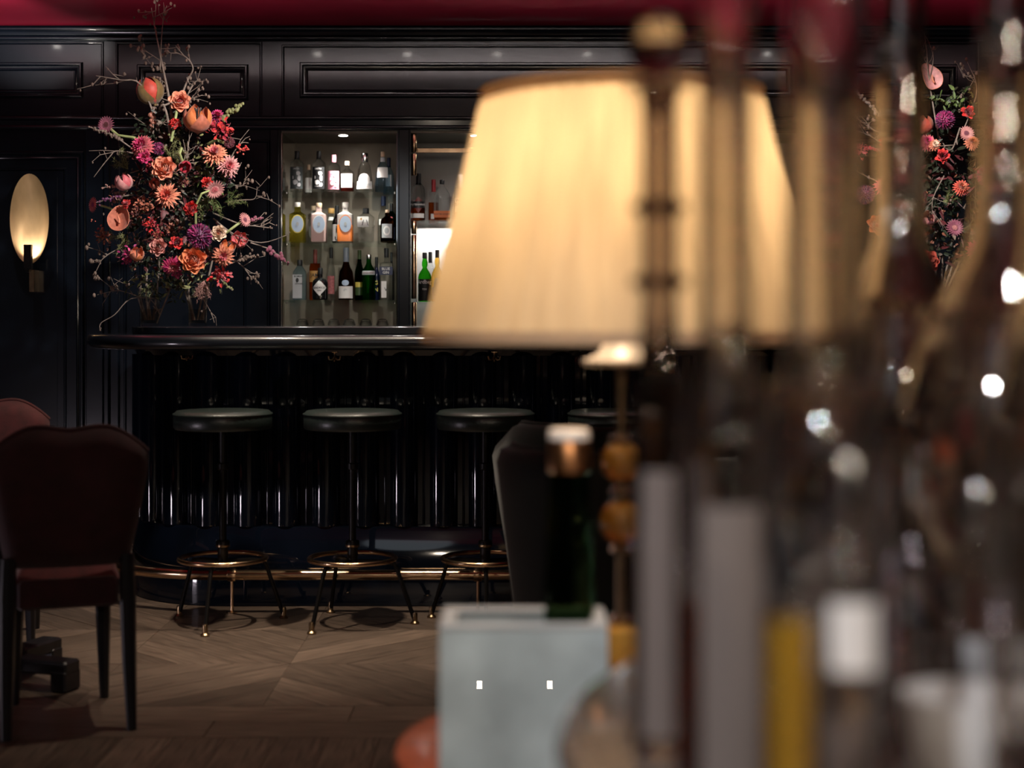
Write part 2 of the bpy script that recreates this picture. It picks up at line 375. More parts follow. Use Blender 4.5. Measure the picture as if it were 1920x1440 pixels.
# niches: linings, brass corner columns, shelves, downlights --------------------
def lining(n, back, side=None, rail=False):
    a, b = n
    m = MB(); m.box(a+.002, b-.002, YN-.008, YN+.004, ZB, ZN-.002); m.build('niche_back', back, wall)
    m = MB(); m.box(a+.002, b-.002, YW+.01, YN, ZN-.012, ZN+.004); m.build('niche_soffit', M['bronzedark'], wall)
    m = MB(); m.box(a, b, YW+.004, YN-.01, ZB-.01, ZB+.018, bev=.004); m.build('niche_counter', M['barpaint'], wall)
    if side:
        for x0, x1 in ((a-.004, a+.006), (b-.006, b+.004)):
            m = MB(); m.box(x0, x1, YW+.02, YN-.01, ZB+.02, ZN-.012); m.build('mirror_panel', side, wall)
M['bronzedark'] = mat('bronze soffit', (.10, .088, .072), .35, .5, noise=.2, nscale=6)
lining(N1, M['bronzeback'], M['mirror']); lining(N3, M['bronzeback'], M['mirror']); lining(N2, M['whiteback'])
for k in (0, 1):
    for z0, z1 in ((ZB+.02, 1.296), (1.315, 1.66), (1.665, 1.735), (1.752, 2.10), (2.105, ZN-.012)):
        if (z0, z1) == (1.752, 2.10): z0, z1 = 1.98, 2.10
        xa = N2[0]+.016 if not k else N2[1]-.016
        m = MB(); m.lathe([(.013, z0), (.015, z0+.004), (.015, z1-.004), (.013, z1)], 16, T=Matrix.Translation((xa, YW+.035, 0))); m.build('brass_column', M['brass'], wall)
m = MB(); m.box(N2[0]+.01, N2[1]-.01, YW+.09, YW+.105, ZW(283), ZW(274), bev=.002); m.build('brass_rail', M['brass'], wall)
ZS = (1.906, 1.627, 1.31); ZS2 = (1.739, 1.30)
SHN = ('top', 'middle', 'lowest')
def shelf(n, z, label, g):
    m = MB(); m.box(n[0]+.008, n[1]-.008, YW+.03, YN-.012, z-.010, z, bev=.0015)
    o = thing('glass_shelf', label, 'shelf', ((n[0]+n[1])/2, YW+.03, z), group=g)
    m.v = [(x-(n[0]+n[1])/2, y-YW-.03, q-z) for x, y, q in m.v]
    m.build('pane', M['shelf'], o)
    for sx in (-1, 1):
        b = MB(); b.lathe([(.006, -.02), (.006, -.0105)], 10, T=Matrix.Translation((sx*((n[1]-n[0])/2-.02), .05, 0))); b.build('shelf_pin', M['silver'], o)
for z, nm in zip(ZS, SHN): shelf(N1, z, nm+' glass shelf of spirits in the left mirrored niche', 'glass shelves of the left niche')
for z, nm in zip(ZS2, ('upper', 'lower')): shelf(N2, z, nm+' glass shelf of whiskeys in the wide pale niche behind the lamp', 'glass shelves of the wide niche')
for z, nm in zip(ZS, SHN): shelf(N3, z, nm+' glass shelf in the right niche behind the blurred bottles', 'glass shelves of the right niche')
M['led'] = mat('downlight lens', (.9, .9, .88), .4, emit=(1, .93, .85), estr=45)
def downlight(x, y, z, r, label, g):
    o = thing('downlight', label, 'ceiling light', (x, y, z), group=g)
    m = MB(); m.lathe([(r*.72, -.001), (r, -.004), (r*1.05, -.001), (r*1.05, .0)], 20, cap=False); m.lathe([(r*.72, 0), (r*.72, -.001)], 20, cap=False); m.build('trim_ring', M['silver'], o)
    m = MB(); m.lathe([(r*.7, -.0035), (r*.7, -.001)], 20); m.build('lens', M['led'], o)
downlight(-.92, NY, ZN-.013, .034, 'small round downlight in the soffit of the left bottle niche', 'niche downlights')
downlight(-.20, NY, ZN-.013, .034, 'small round downlight in the wide niche soffit, beside the lampshade edge', 'niche downlights')
for i, (x, y) in enumerate(BAR_SPOTS):
    downlight(x, y, ZC-.002, .03, 'round ceiling downlight just above the frame, '+('over the left bar end', 'in line with the left bottle niche', 'left of the wide niche middle', 'right of the wide niche middle', 'over the glassware gap', 'over the right flowers', 'over the oval sconce panel')[i], 'ceiling downlights over the bar')

# ================================================================== BAR COUNTER
YB, XL, XR, RB = 6.48, -1.70, 2*XC+1.70, .50
def bar_path(o=0., n=14, yback=8.02):
    """outline of the counter in plan, offset outwards by o; list of (x, y, nx, ny)"""
    p = [(XL-o, yback, -1, 0)]
    for k in range(n+1):
        a = pi+pi/2*k/n; p.append((XL+RB+(RB+o)*cos(a), YB+RB+(RB+o)*sin(a), cos(a), sin(a)))
    for k in range(n+1):
        a = 1.5*pi+pi/2*k/n; p.append((XR-RB+(RB+o)*cos(a), YB+RB+(RB+o)*sin(a), cos(a), sin(a)))
    p.append((XR+o, yback, 1, 0)); return p
def sweep(mb, prof, mi=0, closed_top=None, closed_bot=None):
    rows = [[(x, y, z) for x, y, _, _ in bar_path(o)] for o, z in prof]
    n = len(rows[0]); vs = [q for r in rows for q in r]
    fs = [(i*n+k, i*n+k+1, (i+1)*n+k+1, (i+1)*n+k) for i in range(len(rows)-1) for k in range(n-1)]
    for i in range(len(rows)-1): fs.append((i*n+n-1, i*n, (i+1)*n, (i+1)*n+n-1))
    mb.add(vs, fs, mi, True)
    mb.add(rows[0], [tuple(range(n-1, -1, -1))], mi, False); mb.add(rows[-1], [tuple(range(n))], mi, False)
bar = thing('bar_counter', 'glossy midnight blue reeded bar counter with rounded ends', 'bar counter', (XC, YB, 0))
def bbuild(mb, name, mt):
    mb.v = [(x-XC, y-YB, z) for x, y, z in mb.v]; return mb.build(name, mt, bar)
m = MB(); sweep(m, [(-.004, 0), (0, .004), (0, .315), (-.01, .333), (-.05, .334)]); bbuild(m, 'plinth', M['barpaint'])
m = MB(); sweep(m, [(-.052, .30), (-.052, 1.08)]); bbuild(m, 'body', M['barpaint'])
m = MB(); sweep(m, [(-.02, 1.076)]+[(.169+.031*sin(pi*i/10), 1.108-.031*cos(pi*i/10)) for i in range(11)]+[(.10, 1.1395)]); bbuild(m, 'countertop', M['bartop'])
m = MB(); sweep(m, [(-.02, 1.1395), (-.004, 1.1395), (0, 1.143), (0, 1.168), (-.004, 1.1715), (-.02, 1.172)]); bbuild(m, 'raised_ledge', M['bartop'])
m = MB(); sweep(m, [(-.05, 1.05), (-.02, 1.05), (-.005, 1.077)]); bbuild(m, 'frieze_strip', M['barpaint'])
# reeds
m = MB(); nr = 12; zt, zb = 1.05, .334
sec = [(-.059*cos(pi*i/nr), -.052*sin(pi*i/nr)**.9) for i in range(nr+1)]
vs = [(x, y, zb) for x, y in sec]+[(x, y, zt) for x, y in sec]
m.add(vs, [(i, i+1, nr+2+i, nr+1+i) for i in range(nr)], 0, True); m.add(vs, [tuple(range(nr, -1, -1)), tuple(range(nr+1, 2*nr+2))], 0, False)
reed_me = m.mesh('reed', M['barpaint'])
m = MB(); sec = [(-.0055*cos(pi*i/6), -.006*sin(pi*i/6)) for i in range(7)]
vs = [(x, y, zb) for x, y in sec]+[(x, y, zt) for x, y in sec]
m.add(vs, [(i, i+1, 8+i, 7+i) for i in range(6)], 0, True); fil_me = m.mesh('fillet', M['barpaint'])
path = []
pp = bar_path(-.052, 40)
for i in range(len(pp)-1):
    (x0, y0, a0, b0), (x1, y1, a1, b1) = pp[i], pp[i+1]
    L = sqrt((x1-x0)**2+(y1-y0)**2); n = max(1, int(L/.004))
    for k in range(n):
        t = k/n; nx, ny = a0+(a1-a0)*t, b0+(b1-b0)*t; q = sqrt(nx*nx+ny*ny)
        path.append((x0+(x1-x0)*t, y0+(y1-y0)*t, nx/q, ny/q, L/n))
tot = sum(p[4] for p in path); s0 = 0; marks = []; SP = .1655
half = tot/2+.02
s = 0
for x, y, nx, ny, dl in path:
    for off, me in ((0, 'r'), (SP/2, 'f')):
        q = (s-half-off)/SP
        if int(math.floor(q+1000)) != int(math.floor((s+dl-half-off)/SP+1000)): marks.append((me, x, y, nx, ny))
    s += dl
for me, x, y, nx, ny in marks:
    if y > 7.6: continue
    o = link('reed' if me == 'r' else 'fillet', reed_me if me == 'r' else fil_me, bar, (x-XC, y-YB, 0), math.atan2(ny, nx)+pi/2)
# foot rail
rail = thing('foot_rail', 'brass foot rail running along the bar plinth', 'foot rail', (XC, YB-.14, 0))
pts = [(x-XC, y-YB+.14, .155) for x, y, _, _ in bar_path(.14, 18, 7.7)]
m = MB(); m.tube(pts, .0215, 14); m.build('tube', M['brass'], rail)
for x, y in [((435-CX)*6.34/F, 6.34), ((896-CX)*6.34/F, 6.34), (.86, 6.34), (1.58, 6.36), (XL-.137, 7.12)]:
    lx, ly = x-XC, y-YB+.14
    m = MB(); m.lathe([(.024, .001), (.024, .005), (.009, .009), (.007, .02), (.007, .13)], 12, T=Matrix.Translation((lx, ly, 0))); m.build('post', M['brass'], rail)
    m = MB(); m.lathe([(.026, -.016), (.027, -.012), (.027, .012), (.026, .016)], 16, T=Matrix.Translation((lx, ly, .155)) @ Matrix.Rotation(pi/2, 4, 'Y')); m.build('collar', M['brass'], rail)
# bag hooks under the nosing
for i, px in enumerate((337, 628, 927)):
    o = thing('bag_hook', ('brass double bag hook under the counter at its rounded left end', 'brass double bag hook under the counter above the second stool', 'brass double bag hook under the counter above the third stool')[i], 'hook',
              ((px-CX)*6.40/F, 6.40 if i else 6.56, 1.069), group='bag hooks under the counter')
    m = MB(); m.tube([(0, 0, 0), (0, -.004, -.012), (0, -.012, -.03), (0, -.024, -.038), (0, -.032, -.03)], .004, 8)
    for sx in (-1, 1): m.tube([(0, -.004, -.02), (sx*.012, -.008, -.034), (sx*.022, -.014, -.032), (sx*.025, -.017, -.018)], .0035, 8)
    m.build('prongs', M['brass'], o)
    m = MB(); m.box(-.012, .012, -.012, .012, -.004, .0015, bev=.001); m.build('mount_plate', M['brass'], o)

# ================================================================== BAR STOOLS
def make_stool(label):
    o = thing('bar_stool', label, 'stool', group='backless stools along the bar')
    R = .1925; pr = [(.16, .768), (R-.006, .77), (R, .778), (R, .822), (R-.004, .828), (R-.001, .832), (R-.012, .842), (R*.75, .8445), (R*.4, .843), (.01, .842)]
    m = MB(); m.lathe(pr, 40); m.build('seat', M['leather'], o)
    m = MB(); m.tube([(R*cos(2*pi*k/40), R*sin(2*pi*k/40), .829) for k in range(40)], .0035, 6, closed=True); m.build('seat_piping', M['leather'], o)
    m = MB(); m.lathe([(.014, .30), (.014, .62), (.017, .622), (.017, .768)], 14); m.build('pole', M['iron'], o)
    m = MB(); m.lathe([(.02, .608), (.024, .612), (.024, .632), (.02, .636)], 16); m.build('collar', M['iron'], o)
    m = MB(); m.lathe([(.02, .22), (.021, .30), (.026, .302), (.027, .306), (.027, .324), (.024, .328), (.015, .33)], 16); m.build('hub', M['iron'], o)
    m = MB(); m.lathe([(.0265, .303), (.0285, .305), (.0285, .311), (.0265, .313)], 16); m.build('hub_ring', M['darkbrass'], o.children[-1] if False else o)
    m = MB(); m.tube([(.170*cos(2*pi*k/48), .170*sin(2*pi*k/48), .257) for k in range(48)], .0095, 10, closed=True); m.build('foot_ring', M['brass'], o)
    for k in range(3):
        a = 2*pi*k/3; c, q = cos(a), sin(a)
        m = MB(); m.tube([(.015*c, .015*q, .246), (.12*c, .12*q, .244), (.165*c, .165*q, .236), (.178*c, .178*q, .215), (.244*c, .244*q, .022)], .0085, 8); m.build('leg', M['iron'], o)
        m = MB(); m.lathe([(.017, .0005), (.018, .006), (.011, .012), (.0105, .04), (.009, .045)], 12, T=Matrix.Translation((.248*c, .248*q, 0))); m.build('glide', M['darkbrass'], o)
    return o
st = make_stool('backless dark leather bar stool, leftmost of the row')
for i, (px, a, lab) in enumerate(((418, 25, None), (661, -3, 'backless dark leather bar stool, second from the left'), (910, 32, 'backless dark leather bar stool beside the green velvet chair'),
                                  (1156, 10, 'bar stool mostly hidden behind the blurred lamp and glassware'))):
    o = st if i == 0 else copy_tree(st)
    o.location = ((px-CX)*6.12/F, 6.12, 0); o.rotation_euler = (0, 0, radians(a))
    if lab: o['label'] = lab

# ================================================================== BOTTLES ON THE SHELVES
G = dict(clear=glass('clear bottle glass', (.93, .95, .95), .06, .68, 1.25), blue=glass('pale blue bottle glass', (.70, .84, .93), .06, .68, 1.25),
         yellow=glass('lemon liquid glass', (.86, .82, .30), .06, .45, 1.3), green=glass('green bottle glass', (.10, .42, .10), .06, .4, 1.3),
         bright=glass('bright green glass', (.16, .62, .10), .06, .5, 1.25), dgreen=glass('dark green glass', (.05, .16, .05), 0, .4, 1.3),
         brown=glass('brown bottle glass', (.22, .11, .045), 0, .35, 1.3), amber=glass('amber spirit', (.72, .30, .09), 0, .5, 1.25), gold=glass('pale gold spirit', (.93, .72, .28), 0, .55, 1.25),
         rosy=glass('rosy spirit', (.80, .22, .18), 0, .5, 1.25), dark=mat('black bottle glass', (.006, .006, .007), .12, coat=1, coat_rough=.04),
         navy=mat('navy bottle glass', (.008, .012, .035), .12, coat=1, coat_rough=.04),
         frost=mat('frosted glass', (.62, .56, .53), .45, trans=.35, noise=.06), frostpink=mat('frosted pink glass', (.66, .45, .41), .45, trans=.25, noise=.05),
         frostorange=mat('orange liquid in frosted glass', (.85, .22, .035), .45, trans=.2, noise=.05))
L = dict(white=mat('white paper label', (.78, .76, .73), .6, noise=.04), black=mat('black label', (.012, .013, .014), .5), pink=mat('pink label', (.78, .28, .36), .55), blue=mat('pale blue label', (.42, .52, .66), .5, noise=.1),
         grey=mat('silver grey label', (.42, .43, .44), .45, noise=.1), orange=mat('orange label', (.75, .22, .07), .55), tan=mat('ochre label', (.55, .30, .09), .55), navy=mat('navy label', (.015, .022, .06), .5),
         yellow=mat('yellow label', (.75, .6, .12), .5), rose=mat('dusty rose label', (.42, .13, .13), .6, noise=.4, nscale=90), cork=mat('cork', (.62, .44, .30), .8, noise=.2, nscale=60), whitecap=mat('white stopper', (.78, .72, .66), .5),
         slate=mat('slate foil', (.20, .23, .27), .4), redwax=mat('red wax', (.50, .05, .06), .35), maroon=mat('dark red label', (.16, .03, .025), .5), lime=mat('dark green label', (.05, .09, .03), .5))
ROUND = [(.86, 0), (.97, .012), (1, .03), (1, .60), (.97, .66), (.85, .72), (.55, .77), (.36, .80), (.33, .84), (.33, 1)]
SQUARE = [(.92, 0), (1, .02), (1, .66), (.96, .70), (.62, .735), (.42, .76), (.36, .80), (.36, 1)]
SLIM = [(.85, 0), (1, .02), (1, .52), (.9, .60), (.62, .68), (.45, .75), (.40, .82), (.40, 1)]
CONE = [(.95, 0), (1, .03), (.93, .15), (.80, .42), (.62, .66), (.46, .74), (.37, .77), (.36, 1)]
TAPER = [(.97, 0), (1, .04), (.86, .50), (.66, .64), (.40, .72), (.33, .78), (.30, 1)]
APOTH = [(.86, 0), (1, .03), (1, .50), (.93, .60), (.70, .66), (.33, .70), (.30, .80), (.30, 1)]
BULB = [(.95, 0), (1, .03), (.98, .36), (.92, .46), (.84, .55), (.56, .62), (.40, .70), (.34, .80), (.34, 1)]
POT = [(.86, 0), (1, .02), (1, .50), (.90, .56), (.60, .63), (.36, .68), (.34, .70), (.44, .74), (.44, .80), (.33, .86), (.33, 1)]
def r_at(prof, z):
    for (r0, z0), (r1, z1) in zip(prof, prof[1:]):
        if z0 <= z <= z1: return r0+(r1-r0)*(z-z0)/max(z1-z0, 1e-6)
    return prof[-1][0]
def bottle(label, px, top, bot, w, d, prof, gl, cap=None, capz=.86, caprf=1.15, ex=2., ratio=1., labels=(), texts=(), liquid=None, marks=(), group=None, zbase=None):
    """px, top, bot, w: column, top and bottom row, width in the photograph at depth d"""
    s = d/F; x = (px-CX)*s; hh = (bot-top)*s; z0 = zbase if zbase is not None else H-(bot-HY)*s
    R = w*s/2
    o = thing('bottle', label, 'bottle', (x, d, z0+.0005), group=group)
    m = MB(); m.lathe([(r*R, z*hh) for r, z in prof if z <= capz+.04 or cap is None]+([(r_at(prof, capz)*R, capz*hh+.002)] if cap else []), 24 if ex < 3 else 32, ex=ex, ratio=ratio)
    m.build('glass_body', gl, o)
    if liquid:
        lm, lv = liquid; m = MB(); pr = [(r*R*.93, max(z, .02)*hh) for r, z in prof if z < lv]+[(r_at(prof, lv)*R*.93, lv*hh)]
        m.lathe(pr, 24 if ex < 3 else 32, ex=ex, ratio=ratio); m.build('liquid', lm, o)
    if cap:
        rc = r_at(prof, .95)*R*caprf; m = MB(); m.lathe([(rc*.97, capz*hh), (rc, capz*hh+.002), (rc, hh-.003), (rc*.9, hh)], 16); m.build('cap', cap, o)
    def surf(a, z, off):                      # a: arc position in metres from the front, z: height
        r = r_at(prof, z/hh)*R+off
        if ex > 3: return (a, -(r*ratio), z)
        return (r*sin(a/max(r, 1e-5)), -r*ratio*cos(a/max(r, 1e-5)), z)
    lab_o = None
    for li, lb in enumerate(labels):                         # (mat, z0, z1, half-angle width fraction[, shape])
        lm, a0, a1, wf = lb[:4]; shp = lb[4] if len(lb) > 4 else 'rect'; cxo = lb[5] if len(lb) > 5 else 0
        zc, hz = (a0+a1)/2*hh, (a1-a0)/2*hh; hw = wf*R
        m = MB(); off = .0010+.0005*li
        if shp == 'rect': m.grid(lambda u, v: surf(cxo*R+(u*2-1)*hw, zc+(v*2-1)*hz, off), 8, 4)
        elif shp == 'disc':
            m.grid(lambda u, v: surf(cxo*R+hw*v*cos(2*pi*u), zc-hz*v*sin(2*pi*u), off+.0005*li), 24, 3)
        elif shp == 'diamond':
            def dm(u, v):
                a = u*4; k = int(a) % 4; t = a-int(a); c = [(1, 0), (0, 1), (-1, 0), (0, -1), (1, 0)]
                X = c[k][0]*(1-t)+c[k+1][0]*t; Z = c[k][1]*(1-t)+c[k+1][1]*t
                return surf(hw*v*X, zc+hz*v*Z, off)
            m.grid(dm, 24, 4)
        q = m.build('label', lm, o); lab_o = lab_o or q
    for body, zc, size, tm in texts:
        me = text_mesh(body, size*hh); me.materials.clear(); me.materials.append(tm)
        for v in me.vertices: v.co = surf(v.co.x, zc*hh+v.co.y, .0026)
        link('lettering', me, lab_o or o)
    for tm, pts in marks:                     # small printed emblems as outline polygons (u, v) in label units
        m = MB(); n = len(pts); m.add([surf(u*R, v*hh, .0028) for u, v in pts], [tuple(range(n))], 0, False)
        m.build('emblem', tm, lab_o or o)
    return o
def blob(cx, cz, rx, rz, n=10, j=.25, sd=0):
    r = random.Random(sd); return [(cx+rx*cos(2*pi*k/n)*(1-j*r.random()), cz+rz*sin(2*pi*k/n)*(1-j*r.random())) for k in range(n)]
g1, g2, g3 = 'spirits on the top shelf of the left niche', 'spirits on the middle shelf of the left niche', 'spirits on the lowest shelf of the left niche'
F1, F2 = 8.52, 8.68
bird = lambda m_: [(m_, blob(.30, .44, .34, .06, sd=1)), (m_, blob(.42, .32, .26, .09, sd=2)), (m_, blob(-.12, .22, .40, .07, sd=3)), (m_, blob(.40, .16, .28, .06, sd=4)), (m_, blob(-.42, .34, .12, .05, sd=5))]
kw = dict(zbase=ZS[0], group=g1)
bottle('clear gin bottle with black neck and dark see-through crane label, far left of top shelf', 557, 277, 353, 28, F1, ROUND, G['clear'], L['black'], .80, 1.0, labels=[(mat('smoky label', (.05, .06, .06), .4), .06, .60, .95)], marks=bird(L['grey']), texts=[('SMITH', .55, .055, L['grey'])], **kw)
bottle('clear gin bottle with black neck and black label printed with a white crane', 598, 277, 353, 27, F1, ROUND, G['clear'], L['black'], .80, 1.0, labels=[(L['black'], .06, .60, .95)], marks=bird(L['white']), texts=[('SMITH', .55, .06, L['white']), ('LONDON', .12, .04, L['white'])], **kw)
bottle('clear bottle with pink wax cap and pink crane label', 626, 284, 353, 25, F1, ROUND, G['clear'], L['pink'], .80, 1.05, labels=[(L['pink'], .05, .55, .98)], marks=bird(L['white']), texts=[('SMITH', .50, .05, L['white'])], **kw)
bottle('squat round bottle with wooden stopper and blank white label', 651, 296, 353, 26, F1, [(.9, 0), (1, .03), (1, .58), (.9, .66), (.5, .72), (.30, .76), (.30, .84), (.42, .85), (.42, .87), (.30, .88), (.30, 1)], G['clear'], L['cork'], .86, 1.1, labels=[(L['white'], .12, .58, .95)], liquid=(G['rosy'], .30), **kw)
bottle('cone shaped clear bottle with tall silver cap and white base print', 684, 282, 354, 34, F1, CONE, G['clear'], M['silver'], .77, 1.0, labels=[(L['white'], .06, .26, 1.0), (L['white'], .10, .46, .70, 'disc')], texts=[('GIN MARE', .17, .085, L['grey'])], **kw)
bottle('tapering clear bottle with thin cork and white shoulder label, right end of top shelf', 718, 278, 353, 30, F1, TAPER, G['blue'], L['cork'], .86, .9, labels=[(L['white'], .34, .60, .75), (L['grey'], .74, .85, .33)], **kw)
bottle('blue necked bottle standing behind the tapering bottle', 729, 285, 353, 22, F2, TAPER, G['blue'], L['navy'], .74, 1.05, labels=[(L['white'], .2, .52, .5)], **kw)
bottle('small bottle with pale label half hidden between the two crane bottles', 579, 298, 353, 14, F2, SLIM, G['clear'], L['cork'], .82, 1.1, labels=[(L['white'], .05, .55, 1.0)], **kw)
kw = dict(zbase=ZS[1], group=g2)
def roundlab(rim): return [(rim, .22, .68, .84, 'disc', .12), (L['blue'], .245, .655, .76, 'disc', .12), (L['grey'], .40, .50, .18, 'disc', .12)]
bottle('square bottle of yellow lemon gin with round blue label', 558, 375, 450, 29, F1, SQUARE, G['yellow'], L['whitecap'], .88, 1.15, ex=7, labels=roundlab(L['yellow']), **kw)
bottle('frosted pale pink square bottle with round blue label', 598, 376, 450, 28.5, F1, SQUARE, G['frostpink'], L['cork'], .88, 1.15, ex=7, labels=roundlab(L['white']), **kw)
bottle('frosted square bottle half full of orange spirit with round blue label', 647.5, 375, 450, 28.5, F1, SQUARE, G['frost'], L['whitecap'], .86, 1.2, ex=7, labels=roundlab(L['orange']), **kw)
# the orange fill reads as its own part, proud of the frosted wall
for o in [q for q in COL.objects if q.get('label', '').startswith('frosted square bottle half')]:
    R = 28.5*F1/F/2; hh = 75*F1/F; m = MB(); m.lathe([(R*.93, .001), (R*1.008, .02*hh), (R*1.008, .43*hh), (R*.99, .435*hh)], 32, ex=7); m.build('liquid', G['frostorange'], o)
bottle('clear bottle with pale cork behind the frosted pink bottle', 588, 379, 450, 22, F2, SLIM, G['clear'], L['cork'], .88, 1.1, labels=[(L['white'], .70, .82, .5), (L['grey'], .12, .5, .8, 'disc')], **kw)
bottle('tall clear bottle with flared wooden stopper between pink and orange bottles', 621, 383, 450, 20, 8.72, SLIM, G['clear'], L['tan'], .86, 1.5, labels=[(L['white'], .66, .76, .6)], **kw)
bottle('black bottle with white label of big black letters', 632, 379, 449, 19, 8.61, SLIM, G['dark'], L['black'], .76, 1.0, labels=[(L['white'], .05, .50, .9)], texts=[('i', .36, .24, L['black']), ('u', .14, .22, L['black'])], **kw)
bottle('faceted square clear bottle with black stopper and white brush lettered label', 686, 386, 450, 32, F1, [(.84, 0), (.88, .02), (.88, .44), (1, .47), (1, .72), (.94, .75), (.42, .84), (.40, .86), (.40, 1)], G['clear'], L['black'], .84, .95, ex=7,
       labels=[(L['white'], .44, .74, .66, 'rect', -.25)], texts=[('/ \\', .56, .22, L['black'])], marks=[(L['tan'], blob(-.45, .67, .12, .035, sd=8))], **kw)
bottle('dark brown bottle with cork and square silver label', 726, 389, 450, 25, F1, ROUND, G['brown'], L['cork'], .90, .9, labels=[(L['grey'], .13, .56, .85), (L['white'], .2, .5, .55, 'disc'), (L['grey'], .26, .44, .35, 'disc')], **kw)
bottle('clear bottle with dark blue cap behind the brown bottle', 719, 360, 450, 21, 8.74, SLIM, G['clear'], L['navy'], .80, 1.1, labels=[(L['white'], .40, .52, .8)], **kw)
bottle('dark bottle with black cap and red seal, right end of middle shelf', 734, 375, 450, 18, 8.63, ROUND, G['dgreen'], L['black'], .80, 1.1, labels=[(L['redwax'], .60, .66, .3, 'disc'), (L['navy'], .1, .4, .9)], **kw)
kw = dict(zbase=ZS[2], group=g3)
bottle('pale blue square gin bottle with silver grey label', 562, 485, 560, 25, F1, [(.92, 0), (1, .02), (1, .62), (.93, .70), (.55, .80), (.40, .84), (.40, 1)], G['blue'], L['black'], .85, 1.05, ex=6,
       labels=[(L['grey'], .04, .63, .70, 'rect', -.22)], texts=[('BOMBAY', .585, .06, L['black']), ('SAPPHIRE', .40, .045, L['black'])], marks=[(L['black'], blob(-.22, .49, .26, .07, sd=11))], **kw)
bottle('dark necked bottle with orange and yellow label behind the black apothecary bottle', 591, 465, 560, 22, F2, ROUND, G['amber'], L['maroon'], .72, 1.05, labels=[(L['tan'], .36, .58, 1.0)], texts=[('JAM', .49, .10, L['black'])], **kw)
bottle('round black apothecary gin bottle with white diamond label and steel pourer', 600.5, 500, 560, 29.5, F1, APOTH, G['dark'], L['black'], .80, 1.05, labels=[(L['white'], .13, .62, 1.0, 'diamond')], texts=[("HENDRICK'S", .375, .085, L['black']), ('GIN', .29, .07, L['black'])], **kw)
o = [q for q in COL.objects if 'apothecary gin' in q.get('label', '')][0]
m = MB(); m.tube([(0, 0, .172), (0, 0, .19), (0, 0, .205)], [.004, .003, .002], 8); m.build('pourer', M['silver'], o)
bottle('tall slim clear bottle with dusty rose label behind the apothecary bottle', 621, 461, 560, 15, F2, SLIM, G['clear'], L['black'], .80, 1.1, labels=[(L['rose'], .12, .46, 1.0)], **kw)
bottle('dark bulbous bottle with slate capsule and broad white label', 649, 462, 560, 29, F1, BULB, G['brown'], L['slate'], .72, 1.1, labels=[(L['white'], .03, .26, 1.1), (L['blue'], .27, .38, .48, 'disc')], texts=[('gin', .2, .06, L['grey'])], **kw)
bottle('tall dark green bottle with yellow slanted label', 674, 466, 560, 18, F2, SLIM, G['dgreen'], L['lime'], .78, 1.0, labels=[(L['yellow'], .25, .36, .9), (L['lime'], .1, .26, .9)], **kw)
bottle('stout bright green bottle with silver cap and silver band', 691.5, 475, 560, 25, F1, [(.9, 0), (1, .02), (1, .60), (.95, .63), (.75, .70), (.45, .78), (.36, .83), (.36, 1)], G['green'], M['silver'], .90, 1.1, labels=[(L['grey'], .55, .64, 1.2)], texts=[('TANQUERAY', .595, .05, L['maroon'])], **kw)
bottle('navy bottle with lettering down its side between green and clear bottles', 706, 479, 560, 14, F2, SLIM, G['navy'], L['black'], .76, 1.05, texts=[('G', .4, .12, L['yellow']), ('N', .24, .12, L['yellow'])], **kw)
bottle('clear square shouldered bottle with black cap and navy label', 724.5, 463, 560, 25, F1, [(.92, 0), (1, .02), (1, .68), (.95, .71), (.40, .735), (.30, .76), (.30, 1)], G['clear'], L['black'], .82, 1.2, ex=3.5,
       labels=[(L['navy'], .48, .64, 1.0), (L['white'], .04, .36, .38, 'rect', -.3)], texts=[('BLUE\nGIN', .56, .07, L['white']), ('V', .20, .10, L['black'])], **kw)
bottle('thin dark bottle behind the navy labelled one, right end of lowest shelf', 734, 470, 560, 11, F2, SLIM, G['dark'], L['black'], .8, 1.05, **kw)
g4, g5 = 'whiskeys on the upper shelf of the wide niche', 'whiskeys on the lower shelf of the wide niche'
kw = dict(zbase=ZS2[0], group=g4)
bottle('whiskey bottle with black neck and black diamond label beside the brass column', 785, 320, 411, 25, F1, ROUND, G['clear'], L['black'], .76, 1.1, labels=[(L['maroon'], .18, .52, .95, 'diamond'), (L['black'], .28, .42, .98), (L['white'], .08, .17, .98)], texts=[('RITTENHOUSE', .35, .05, L['white'])], liquid=(G['amber'], .3), **kw)
bottle('bottle of bourbon with red wax dipped neck', 813, 328, 411, 20, F2, ROUND, G['clear'], L['redwax'], .72, 1.25, labels=[(L['white'], .1, .22, .5)], liquid=(G['amber'], .48), **kw)
bottle('flat embossed clear bourbon flask with broad orange label', 829, 332, 411, 31, F1, [(.94, 0), (1, .02), (1, .56), (.92, .66), (.62, .76), (.34, .83), (.27, .86), (.27, 1)], G['clear'], L['black'], .90, 1.1, ex=3.5, ratio=.6, labels=[(L['orange'], .10, .26, .98)], texts=[('BULLEIT\nBOURBON', .58, .08, G['clear']), ('FRONTIER WHISKEY', .18, .045, L['maroon'])], liquid=(G['amber'], .12), **kw)
bottle('rye bottle with white capsule and white label beside the lampshade', 864, 322, 411, 26, F1, ROUND, G['clear'], L['whitecap'], .72, 1.1, labels=[(L['white'], .20, .50, .95)], texts=[('WILD\nTURKEY', .40, .085, L['black']), ('RYE', .25, .08, L['black'])], liquid=(G['amber'], .45), **kw)
kw = dict(zbase=ZS2[1], group=g5)
bottle('bright green glass whisky bottle with black label in front of the lit panel', 796.5, 472, 564, 25, F1, POT, G['bright'], L['black'], .88, 1.1, labels=[(L['black'], .02, .46, 1.25)], texts=[('Ardbeg', .40, .11, L['white']), ('TEN', .25, .05, L['white'])], **kw)
